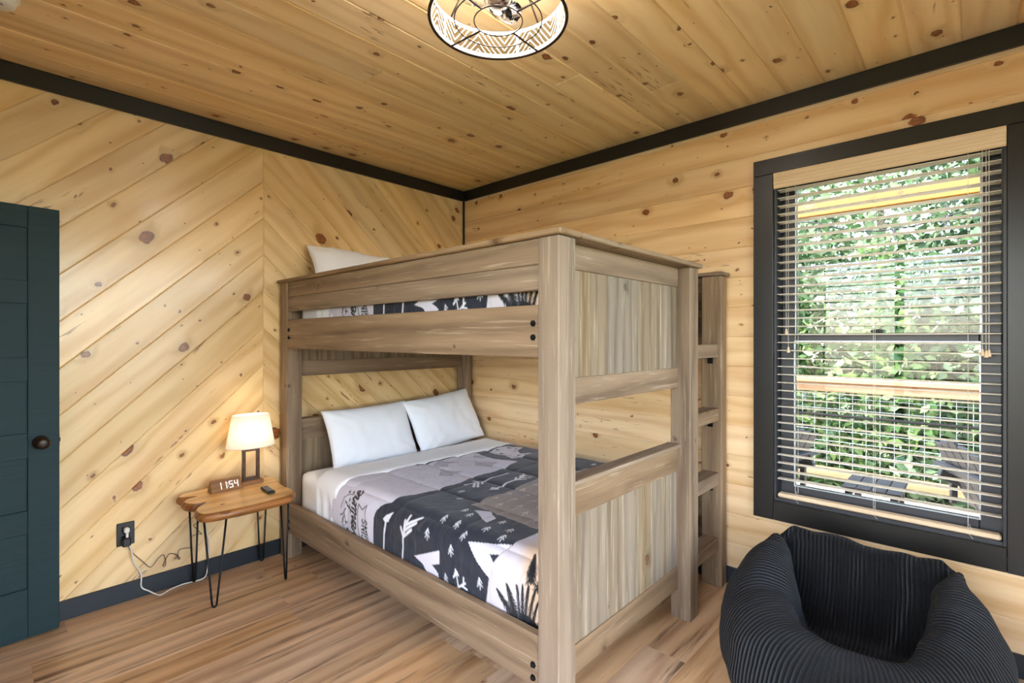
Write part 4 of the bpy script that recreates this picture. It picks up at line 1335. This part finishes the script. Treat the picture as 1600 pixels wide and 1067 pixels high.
# ------------------------------------------------------------------ outlet, plugs, cords
ol = root('wall_outlet', (-2.431, 0, .36), 'black wall outlet plate with two plugs on the chevron wall', 'outlet')
add('plate', MB().box(-2.470, -2.392, -.0075, -.0005, .300, .424, .003).mesh('plate'), M_BLKPL, None, ol)
for zz in (.385, .338):
    add('socket', MB().box(-2.448, -2.414, -.010, -.0077, zz - .015, zz + .015, .001).mesh('socket'), M_BLACK, None, ol)
wc = root('lamp_cord', (-2.3, -.05, 0), 'white power cord trailing from the outlet over the floor to the table', 'cord')
add('plug', MB().box(-2.442, -2.418, -.040, -.0105, .374, .400, .005).box(-2.436, -2.424, -.046, -.030, .345, .378, .004).mesh('plug'), M_CORDW, None, wc)
pts = spline([(-2.430, -.040, .350), (-2.420, -.042, .30), (-2.408, -.030, .262), (-2.398, -.030, .20), (-2.366, -.024, .130), (-2.366, -.028, .060), (-2.335, -.040, .030), (-2.305, -.060, .008), (-2.285, -.078, .0045), (-2.235, -.045, .0045),
              (-2.180, -.034, .006), (-2.130, -.036, .0045), (-2.075, -.040, .0045), (-2.052, -.036, .03), (-2.045, -.032, .11), (-2.038, -.030, .22), (-2.062, -.034, .31), (-2.04, -.04, .42), (-2.02, -.045, .50)], 6)
add('cable', MB().tube(pts, .0036, 7).mesh('cable', True), M_CORDW, None, wc)
bc = root('clock_cord', (-2.3, -.03, .1), 'thin black kinked cord hanging from the outlet along the wall', 'cord')
add('plug', MB().box(-2.452, -2.414, -.055, -.0105, .305, .352, .006).mesh('plug'), M_BLKPL, None, bc)
pts = spline([(-2.425, -.030, .304), (-2.408, -.024, .262), (-2.36, -.020, .195), (-2.322, -.020, .150), (-2.285, -.020, .190), (-2.262, -.020, .198), (-2.252, -.020, .150), (-2.258, -.020, .132), (-2.266, -.021, .142), (-2.252, -.020, .17),
              (-2.236, -.020, .195), (-2.212, -.020, .188), (-2.190, -.020, .165), (-2.182, -.020, .155), (-2.190, -.022, .150), (-2.194, -.020, .168), (-2.188, -.020, .20), (-2.165, -.020, .205), (-2.125, -.020, .200),
              (-2.130, -.020, .235), (-2.125, -.020, .262), (-2.09, -.022, .268), (-2.075, -.024, .262), (-2.10, -.026, .30), (-2.118, -.03, .33), (-2.085, -.04, .345), (-2.075, -.06, .41), (-2.06, -.08, .485)], 6)
add('cable', MB().tube(pts, .0018, 6).mesh('cable', True), M_BLKPL, None, bc)

# ------------------------------------------------------------------ beanbag chair
bb = root('beanbag_chair', (-.66, -3.02, 0), 'black corduroy beanbag armchair under the window', 'beanbag')
BCX, BCY = -.58, -3.01
nphi, nt = 240, 72


def sstep(a, b, x):
    t = min(1, max(0, (x - a) / (b - a))); return t * t * (3 - 2 * t)


def bump_(x, c, w): return math.exp(-((x - c) / w) ** 2)


def ptab(tab, deg):
    """smooth periodic interpolation of (degree, value) pairs"""
    tab = sorted(tab); n = len(tab); d = (deg + 180) % 360 - 180
    for i in range(n):
        a0, v0 = tab[i]; a1, v1 = tab[(i + 1) % n]
        if i == n - 1: a1 += 360
        for dd in (d, d + 360):
            if a0 <= dd <= a1:
                t = (dd - a0) / (a1 - a0); t = t * t * (3 - 2 * t); return v0 + (v1 - v0) * t
    return tab[0][1]
SL, SR = 58, -48                 # seams between arms and back (degrees)
T_OUT = [(-180, .585), (-150, .54), (-118, .485), (-90, .455), (-66, .44), (-48, .43), (-30, .40), (0, .385), (35, .40), (58, .42), (75, .47), (95, .485), (125, .49), (150, .535)]
T_IN = [(-180, .27), (-150, .31), (-118, .24), (-90, .215), (-66, .25), (-48, .36), (-30, .30), (0, .25), (30, .28), (58, .345), (75, .24), (100, .20), (130, .23), (155, .27)]
T_H = [(-180, .335), (-150, .345), (-118, .40), (-90, .455), (-66, .49), (-48, .515), (-30, .505), (0, .495), (30, .515), (52, .535), (62, .52), (75, .49), (95, .455), (125, .38), (155, .345)]
grid = np.zeros((nphi, nt, 3)); UVp = np.zeros((nphi, nt, 2))
uacc = 0.0; prev = None
for i in range(nphi):
    deg = -180 + 360 * i / nphi; phi = R(deg)
    Ro, ri, Hr = ptab(T_OUT, deg), ptab(T_IN, deg), ptab(T_H, deg)
    dse = min(abs(deg - SL), abs(deg - SR))
    crease = math.exp(-(dse / 4.0) ** 2)
    ear = max(bump_(deg, SL - 7, 8), bump_(deg, SR + 8, 8))
    Hr += .008 * ear
    th = Ro - ri
    lerp = lambda f: Ro + (ri - Ro) * f
    ctl = [(Ro * .55, .001), (Ro * .86, .004), (Ro * .99, .055), (Ro * 1.035, Hr * .36), (Ro * .985, Hr * .68), (lerp(.26), Hr * .91), (lerp(.58), Hr), (lerp(.90), Hr * .955),
           (ri + .005, Hr * .80), (ri - .02, Hr * .55), (ri * .72, .16), (ri * .40, .13), (.0015, .125)]
    sp = spline([(a, b, 0) for a, b in ctl], 6)
    L = [0.0]
    for a, b in zip(sp[:-1], sp[1:]): L.append(L[-1] + (b - a).length)
    dx, dy = math.cos(phi), math.sin(phi)
    cp_ = Vector((dx * lerp(.4), dy * lerp(.4)))
    if prev is not None: uacc += (cp_ - prev).length
    prev = cp_
    for j in range(nt):
        f_ = j / (nt - 1); s = L[-1] * f_
        k = min(len(L) - 2, max(0, int(np.searchsorted(L, s)) - 1))
        t = (s - L[k]) / max(1e-9, L[k + 1] - L[k]); q = sp[k].lerp(sp[k + 1], min(1, max(0, t)))
        r_, z_ = max(q.x, .0005), max(q.y, .001)
        V = Vector((dx * r_, dy * r_, z_))
        nz = mnoise.noise(V * 4.5) * .016 + mnoise.noise(V * 12 + Vector((3, 1, 7))) * .006
        # puckers gathering into the seams near the ears
        pk = math.sin(s * 95 + deg * .3) * .005 * math.exp(-(dse / 11.0) ** 2) * sstep(.25, .4, f_) * sstep(.8, .6, f_)
        cr2 = crease * sstep(.22, .36, f_) * sstep(.97, .80, f_)
        zz = z_ * (1 - .10 * cr2 * sstep(.75, .55, f_)) + (nz * .6 + pk if z_ > .03 else 0)
        r2 = r_ + (nz + pk) * min(1, z_ / .05) * (1 if r_ > .08 else 0) + (.045 if f_ > .52 else -.02) * cr2
        grid[i, j] = (BCX + dx * r2, BCY + dy * r2, zz)
        UVp[i, j] = (uacc, s)
grid[..., 2] = np.maximum(grid[..., 2], .0008)
wallx = -.024
ov = grid[..., 0] > wallx - .05
grid[..., 0] = np.where(ov, wallx - .05 + .045 * (1 - np.exp(-(grid[..., 0] - wallx + .05) / .045)), grid[..., 0])


def bag_panel(name, phis, back=False):
    """phis: consecutive direction indices, both seams included"""
    vs = []; fs = []; uv = []
    for a, i in enumerate(phis):
        wrap = (UVp[nphi - 1, 0, 0] + .012) if i >= nphi else 0.0
        for j in range(nt):
            g = grid[i % nphi, j]; u = UVp[i % nphi, j]
            vs.append(g); uv.append((g[1], u[1]) if back else (u[0] + wrap, u[1]))
    for a in range(len(phis) - 1):
        for j in range(nt - 1):
            fs.append((a * nt + j, (a + 1) * nt + j, (a + 1) * nt + j + 1, a * nt + j + 1))
    me = mesh_from(name, vs, fs, True)
    ul = me.uv_layers.new(name='UVMap')
    for lp in me.loops: ul.data[lp.index].uv = uv[lp.vertex_index]
    return add(name, me, M_CORD, None, bb)
def pidx(deg): return int(round((deg + 180) / 360 * nphi))
bag_panel('back_panel', range(pidx(SR), pidx(SL) + 1), True)
bag_panel('arm_panel', range(pidx(SL), pidx(128) + 1))
bag_panel('arm_panel', range(pidx(-118), pidx(SR) + 1))
bag_panel('front_panel', range(pidx(128), pidx(242) + 1))

# ------------------------------------------------------------------ ceiling fan light
FX, FY, FZ = -1.801, -2.210, 2.470
FR, FH = .226, .098
fan = root('ceiling_fan_light', (FX, FY, H), 'round caged ceiling fan light with white chevron drum and bronze rings', 'ceiling light')
def circ(r, z, n=64): return [(FX + r * math.cos(2 * PI * k / n), FY + r * math.sin(2 * PI * k / n), z) for k in range(n)]
add('canopy', MB().lathe([(.13, 0), (.135, -.012), (.12, -.05), (.05, -.062)], 32, (FX, FY, H - .0005)).mesh('canopy', True), M_WHITEPL, None, fan)
add('motor', MB().lathe([(.05, -.06), (.062, -.075), (.062, -.125), (.045, -.14)], 24, (FX, FY, H)).mesh('motor', True), M_CHROME, None, fan)
add('bottom_ring', MB().tube(circ(FR, FZ), .0055, 8, True).mesh('ring', True), M_BRONZE, None, fan)
add('top_ring', MB().tube(circ(FR, FZ + FH), .0055, 8, True).mesh('ring', True), M_BRONZE, None, fan)
M_DRUM = plain('white_drum_metal', srgb(206, 204, 202), .45)
def band(z0, z1, r=FR - .004):
    n = 72; v = []; f = []
    for z_ in (z0, z1):
        for dr in (0, -.002):
            for k in range(n): v.append((FX + (r + dr) * math.cos(2 * PI * k / n), FY + (r + dr) * math.sin(2 * PI * k / n), z_))
    for k in range(n):
        l = (k + 1) % n
        f += [(k, l, 2 * n + l, 2 * n + k), (n + k, 3 * n + k, 3 * n + l, n + l), (k, n + k, n + l, l), (2 * n + k, 2 * n + l, 3 * n + l, 3 * n + k)]
    return v, f
dr_ = MB().add(*band(FZ, FZ + .014)).add(*band(FZ + FH - .012, FZ + FH))
def strip(a0, z0, a1, z1, w=.0055):
    n = 5; v = []; f = []
    da = (a1 - a0) * FR; dz = z1 - z0; L = math.hypot(da, dz)
    na, nz = -dz / L * w / 2 / FR, da / L * w / 2
    for k in range(n + 1):
        t = k / n; a = a0 + (a1 - a0) * t; z_ = z0 + dz * t
        for s in (-1, 1):
            aa = a + s * na; zz = min(FZ + FH, max(FZ, z_ + s * nz))
            for r_ in (FR - .004, FR - .006): v.append((FX + r_ * math.cos(aa), FY + r_ * math.sin(aa), zz))
    for k in range(n):
        b = k * 4
        f += [(b, b + 4, b + 6, b + 2), (b + 1, b + 3, b + 7, b + 5), (b, b + 1, b + 5, b + 4), (b + 2, b + 6, b + 7, b + 3)]
    return v, f
NREP = 14
za, zb_ = FZ + .012, FZ + FH - .010
SLOPE = 1.25
for k in range(NREP):
    w_ = 2 * PI / NREP; am = (k + .5) * w_; hw = w_ / 2 * FR
    inv = -1 if k % 2 else 1
    for sgn in (-1, 1):
        z_ = za - hw * SLOPE
        while z_ < zb_ + hw * SLOPE:
            # line from (am, z_) outwards, clipped to the open band
            t0, t1 = 0.0, 1.0
            dz = -inv * hw * SLOPE
            zs0, zs1 = z_, z_ + dz
            lo, hi = min(zs0, zs1), max(zs0, zs1)
            if hi > za + .003 and lo < zb_ - .003:
                if zs0 > zb_: t0 = (zb_ - zs0) / dz
                if zs0 < za: t0 = (za - zs0) / dz
                if zs1 > zb_: t1 = (zb_ - zs0) / dz
                if zs1 < za: t1 = (za - zs0) / dz
                if t1 - t0 > .08:
                    dr_.add(*strip(am + sgn * w_ / 2 * t0, z_ + dz * t0, am + sgn * w_ / 2 * t1, z_ + dz * t1, .0036))
            z_ += .026
    if k % 3 == 0:
        for da in (-.012, .012): dr_.add(*strip(am + w_ / 2 + da, zb_, am + w_ / 2 + da, za, .004))
add('chevron_drum', dr_.mesh('drum'), M_DRUM, None, fan)
for r_ in (.145, .080):
    add('wire_ring', MB().tube(circ(r_, FZ - .003), .0022, 6, True).mesh('ring', True), M_BRONZE, None, fan)
for k in range(4):
    a = R(43 + 45 + 90 * k + 6)
    c_, s_ = math.cos(a), math.sin(a)
    add('spoke', MB().tube([(FX + .080 * c_, FY + .080 * s_, FZ - .003), (FX + FR * c_, FY + FR * s_, FZ - .003)], .0036, 6).mesh('spoke'), M_BRONZE, None, fan)
    add('stay', MB().tube([(FX + FR * c_, FY + FR * s_, FZ + FH), (FX + .11 * c_, FY + .11 * s_, H - .03)], .003, 6).mesh('stay'), M_BRONZE, None, fan)
hub = add('hub', MB().lathe([(.045, -.14), (.05, -.15), (.05, -.185), (.034, -.205), (.012, -.212)], 20, (FX, FY, H)).mesh('hub', True), M_CHROME, None, fan)
for k in range(3):
    a = R(20 + 120 * k)
    v = []; f = []
    for i in range(9):
        t = i / 8; r_ = .045 + t * .105
        w_ = .030 + .035 * math.sin(PI * min(1, t * .9 + .1)) 
        for s in (-1, 0, 1):
            aa = a + s * w_ / max(r_, .06) + t * .25
            v.append((FX + r_ * math.cos(aa), FY + r_ * math.sin(aa), H - .172 + s * .012))
    for i in range(8):
        for s in range(2): f.append((i * 3 + s, i * 3 + s + 1, i * 3 + s + 4, i * 3 + s + 3))
    bm_ = mesh_from('blade', v, f, True)
    ob = add('blade', bm_, M_CLEAR, None, fan)
    sm = ob.modifiers.new('thick', 'SOLIDIFY'); sm.thickness = .003
for k in range(4):
    a = R(43 + 90 * k)
    c_, s_ = math.cos(a), math.sin(a)
    bx, by, bz = FX + .105 * c_, FY + .105 * s_, H - .10
    arm_ = add('bulb_arm', MB().tube([(FX + .05 * c_, FY + .05 * s_, H - .085), (bx, by, bz + .012)], .008, 8).mesh('arm'), M_CHROME, None, fan)
    add('bulb', MB().lathe([(.009, 0), (.012, -.010), (.024, -.028), (.027, -.042), (.022, -.058), (.004, -.068)], 14, (bx, by, bz)).mesh('bulb', True), M_BULB, None, arm_)

# smoke detector
sd = root('smoke_detector', (-2.915, -.645, H), 'round white smoke detector on the pine ceiling', 'smoke detector')
add('base', MB().lathe([(.072, -.0005), (.072, -.014), (.068, -.016)], 36, (-2.935, -.655, H)).mesh('base', True), M_WHITEPL, None, sd)
add('cover', MB().lathe([(.062, -.016), (.064, -.020), (.061, -.036), (.052, -.043), (.02, -.045)], 36, (-2.935, -.655, H)).mesh('cover', True), M_WHITEPL, None, sd)
add('test_button', MB().lathe([(.010, -.0445), (.010, -.047), (.004, -.0475)], 16, (-2.920, -.670, H)).mesh('button'), M_BTN, None, sd)

# ------------------------------------------------------------------ outside: deck, railing, furniture, trees
DKX = 2.72
struct('ground', MB().box(-30, 60, -50, 50, -2.2, -1.6).mesh('ground'), M_GROUND, 'shaded forest floor below the deck', 'ground')
dk = tag(add('deck', MB().box(.2, DKX, -6.0, 1.5, -.24, -.05).mesh('deck'), M_OUTSIDE), 'timber deck outside the window', 'deck', None, 'structure')
for j in range(18):
    x0 = .2 + j * .14
    lumber('deck_board', x0 + .003, x0 + .137, -6.0, 1.5, -.0495, -.02, M_DECKBD, dk, .003)
rl = root('deck_railing', (2.62, -2.4, -.02), 'timber deck railing with black mid bar and wire mesh', 'railing')
lumber('top_rail', 2.55, 2.69, -6.0, 1.5, .995, 1.035, M_DECKWD, rl, .004)
lumber('sub_rail', 2.60, 2.64, -6.0, 1.5, .905, .9945, M_DECKWD, rl, .004)
lumber('bottom_rail', 2.60, 2.64, -6.0, 1.5, .09, .175, M_DECKWD, rl, .004)
add('mid_bar', MB().tube([(2.60, -6.0, .68), (2.60, 1.5, .68)], .014, 8).mesh('bar'), M_BLACK, None, rl)
for yy in (-5.9, -4.55, -1.0, .6):
    lumber('post', 2.58, 2.66, yy - .045, yy + .045, -.02, .9945, M_DECKWD, rl, .004)
msh = MB()
for k in range(72):
    yy = -5.95 + k * .104
    if yy < 1.45: msh.tube([(2.622, yy, .18), (2.622, yy, .90)], .0016, 4)
for k in range(7): msh.tube([(2.626, -5.95, .22 + k * .104), (2.626, 1.45, .22 + k * .104)], .0022, 4)
tag(add('wire_mesh', msh.mesh('mesh'), M_SILVER, None, rl), kind='stuff')
pb = root('porch_beam', (2.62, -2.8, -.02), 'honey coloured timber porch beam on posts beyond the window', 'beam')
lumber('beam', 2.56, 2.68, -6.0, 1.5, 2.605, 2.745, M_BEAMWD, pb, .005)
for yy in (-5.2, -.45):
    lumber('post', 2.56, 2.68, yy - .06, yy + .06, 1.036, 2.6045, M_BEAMWD, pb, .005)
sl = root('string_lights', (2.5, -2.8, 2.3), 'black string light cord with clear bulbs under the porch beam', 'string lights')
cp = spline([(2.52, 1.4, 2.5), (2.5, .2, 2.22), (2.5, -1.2, 2.34), (2.5, -2.05, 2.55), (2.5, -2.55, 2.40), (2.5, -2.95, 2.38), (2.5, -3.5, 2.46), (2.5, -4.4, 2.26), (2.5, -5.6, 2.5)], 8)
add('cable', MB().tube(cp, .006, 6).mesh('cable', True), M_BLKPL, None, sl)
for i in (12, 18, 27, 38, 44, 52, 58):
    p = cp[i]
    so = add('socket', MB().lathe([(.012, 0), (.014, -.01), (.014, -.05)], 10, (p.x, p.y, p.z)).mesh('socket'), M_BLKPL, None, sl)
    add('bulb', MB().lathe([(.012, -.05), (.028, -.085), (.03, -.11), (.015, -.138), (.003, -.142)], 12, (p.x, p.y, p.z)).mesh('bulb', True), M_CLEAR, None, so)
tag(add('guy_wire', MB().tube([(2.5, -6, 2.09), (2.5, 1.5, 2.12)], .012, 8).mesh('wire'), M_BLKPL), 'straight dark cable stretched across the deck opening', 'cable')

# adirondack chair, base at origin, facing +X
def adirondack(name, loc, rz, label):
    c = root(name, loc, label, 'chair', 'charcoal deck chairs', None, rz)
    M = W[c]
    def part(nm, x0, x1, y0, y1, z0, z1, rot=None, piv=None):
        v, f = box_vf(x1 - x0, y1 - y0, z1 - z0, .004, ((x0 + x1) / 2, (y0 + y1) / 2, (z0 + z1) / 2))
        me = fix_normals(mesh_from(nm, v, f))
        L = Matrix()
        if rot: L = Matrix.Translation(piv) @ Matrix.Rotation(rot, 4, 'Y') @ Matrix.Translation(-Vector(piv))
        return add(nm, me, M_ADIR, M @ L, c)
    for s in (-1, 1):
        part('front_leg', .30, .38, s * .27 - .018, s * .27 + .018, 0, .50)
        part('arm', -.36, .42, s * .31 - .065, s * .31 + .065, .50, .524)
        part('rear_leg', -.40, .36, s * .235 - .016, s * .235 + .016, .20, .30, R(18), (.3, 0, .3))
        part('arm_support', -.30, -.26, s * .27 - .016, s * .27 + .016, .24, .50)
    for k in range(6): part('seat_slat', -.18 + k * .095, -.18 + k * .095 + .085, -.25, .25, .335, .355, R(-12), (.3, 0, .345)) if False else part('seat_slat', -.18 + k * .092, -.18 + k * .092 + .083, -.25, .25, .335, .353, R(-14), (.36, 0, .36))
    for k in range(5):
        yy = -.25 + k * .101
        part('back_slat', -.20, -.178, yy, yy + .096, .24, .80 - .03 * abs(k - 2), R(-26), (-.19, 0, .25))
    part('back_rail', -.232, -.202, -.25, .25, .52, .58, R(-26), (-.19, 0, .25))
    return c
adirondack('deck_chair', (1.45, -1.98, -.02), R(70), 'charcoal deck chair at the side of the window nearer the bunk bed')
adirondack('deck_chair', (1.75, -3.62, -.02), R(-62), 'charcoal deck chair right of the slatted deck table')
adirondack('deck_chair', (.95, -3.86, -.02), R(-75), 'charcoal deck chair closest to the right window edge')
dt = root('deck_table', (1.12, -2.87, -.02), 'low charcoal slatted side table between the deck chairs', 'table')
for k in range(4): lumber('slat', .90, 1.36, -3.03 + k * .079, -3.03 + k * .079 + .074, .430, .452, M_ADIR, dt, .003)
for x_ in (.93, 1.29):
    for y_ in (-3.01, -2.77): lumber('leg', x_, x_ + .04, y_, y_ + .04, -.02, .4295, M_ADIR, dt, .003)
lumber('apron', .93, 1.33, -3.005, -2.985, .36, .4295, M_ADIR, dt, .002); lumber('apron', .93, 1.33, -2.755, -2.735, .36, .4295, M_ADIR, dt, .002)

# trees beyond the railing
def leaves(n, center, rad, seed, size):
    r = np.random.RandomState(seed)
    d = r.normal(size=(n, 3)); d /= np.linalg.norm(d, axis=1, keepdims=True)
    rr = r.uniform(.25, 1.0, (n, 1)) ** .5
    clump = r.normal(size=(60, 3)); clump /= np.linalg.norm(clump, axis=1, keepdims=True); clump *= r.uniform(.45, 1.0, (60, 1))
    ci = r.randint(0, 60, n)
    P = clump[ci] * np.array(rad) + d * rr * np.array(rad) * .32 + np.array(center)
    nrm = r.normal(size=(n, 3)) + np.array([-.5, .1, .7]); nrm /= np.linalg.norm(nrm, axis=1, keepdims=True)
    t = r.normal(size=(n, 3)); t -= nrm * (t * nrm).sum(1, keepdims=True); t /= np.linalg.norm(t, axis=1, keepdims=True)
    b = np.cross(nrm, t); s = r.uniform(size[0], size[1], (n, 1))
    v = np.stack([P - t * s, P + b * s * .55 + nrm * s * .12 - t * s * .15, P + t * s, P - b * s * .55 + nrm * s * .12 - t * s * .15], 1).reshape(-1, 3)
    idx = np.arange(n * 4).reshape(n, 4)
    f = np.concatenate([idx[:, [0, 1, 2]], idx[:, [0, 2, 3]]])
    me = bpy.data.meshes.new('foliage')
    me.vertices.add(len(v)); me.vertices.foreach_set('co', v.reshape(-1).astype(np.float32))
    me.loops.add(f.size); me.loops.foreach_set('vertex_index', f.reshape(-1).astype(np.int32))
    me.polygons.add(len(f)); me.polygons.foreach_set('loop_start', (np.arange(len(f)) * 3).astype(np.int32))
    me.update(calc_edges=True)
    return me
spec = [  # x, y, z centre, radii, leaves, material, label
    (5.0, 1.6, 1.6, (1.3, 1.6, 3.2), 9000, 0, 'leafy green tree beyond the deck, farthest toward the bunk bed side'),
    (4.6, -.8, 1.0, (1.1, 1.4, 2.7), 12000, 1, 'pale leafy tree behind the left part of the window'),
    (4.3, -2.5, .3, (.9, 1.2, 1.9), 12000, 0, 'bright green shrub behind the middle of the deck railing'),
    (4.7, -3.9, .9, (1.1, 1.2, 2.6), 12000, 2, 'dark green tree behind the right part of the window'),
    (6.0, -2.2, 3.4, (1.4, 2.2, 2.4), 14000, 1, 'tall pale tree rising above the middle of the railing'),
    (6.4, -5.0, 3.0, (1.4, 2.2, 3.2), 10000, 0, 'tall green tree at the right end of the railing'),
    (6.6, .8, 3.6, (1.4, 2.4, 3.2), 10000, 2, 'tall dark tree at the left end of the railing'),
    (5.2, -6.4, 1.4, (1.2, 1.6, 3.0), 7000, 1, 'pale tree beyond the deck, farthest from the bunk bed'),
    (3.7, -1.6, -.6, (.55, 1.2, .9), 5000, 0, 'low bright bush behind the railing on the left'),
    (3.7, -3.4, -.6, (.55, 1.2, .9), 5000, 1, 'low pale bush behind the railing on the right'),
]
for i, (x, y, z, rad, n, mi, lb) in enumerate(spec):
    low = rad[2] < 1
    tr = root('shrub' if low else 'tree', (x, y, -1.6), lb, 'bush' if low else 'tree', 'plants beyond the deck')
    tag(add('foliage', leaves(n, (x, y, z), rad, 30 + i, (.035, .085)), M_LEAF[mi], None, tr), kind='stuff')
    tr_r = random.Random(50 + i)
    pts = spline([(x, y, -1.6), (x + tr_r.uniform(-.2, .2), y + tr_r.uniform(-.2, .2), z - rad[2] * .4), (x + tr_r.uniform(-.3, .3), y + tr_r.uniform(-.3, .3), z + rad[2] * .7)], 6)
    add('trunk', MB().tube(pts, [.10 - .08 * k / (len(pts) - 1) for k in range(len(pts))] if not low else .03, 8).mesh('trunk', True), M_BARK, None, tr)
    for k in range(4 if low else 14):
        t_ = tr_r.uniform(.15, .95); q = pts[int(t_ * (len(pts) - 1))]
        a = tr_r.uniform(0, 2 * PI); L_ = tr_r.uniform(.6, 1.15)
        e = Vector((math.cos(a) * rad[0] * L_, math.sin(a) * rad[1] * L_, tr_r.uniform(-.1, .9) * rad[2] * .35))
        mid = q + e * .5 + Vector((tr_r.uniform(-.15, .15), tr_r.uniform(-.15, .15), tr_r.uniform(-.1, .25)))
        add('branch', MB().tube(spline([q, mid, q + e], 5), [.026 - .002 * j for j in range(11)], 5).mesh('branch', True), M_BARK, None, tr)
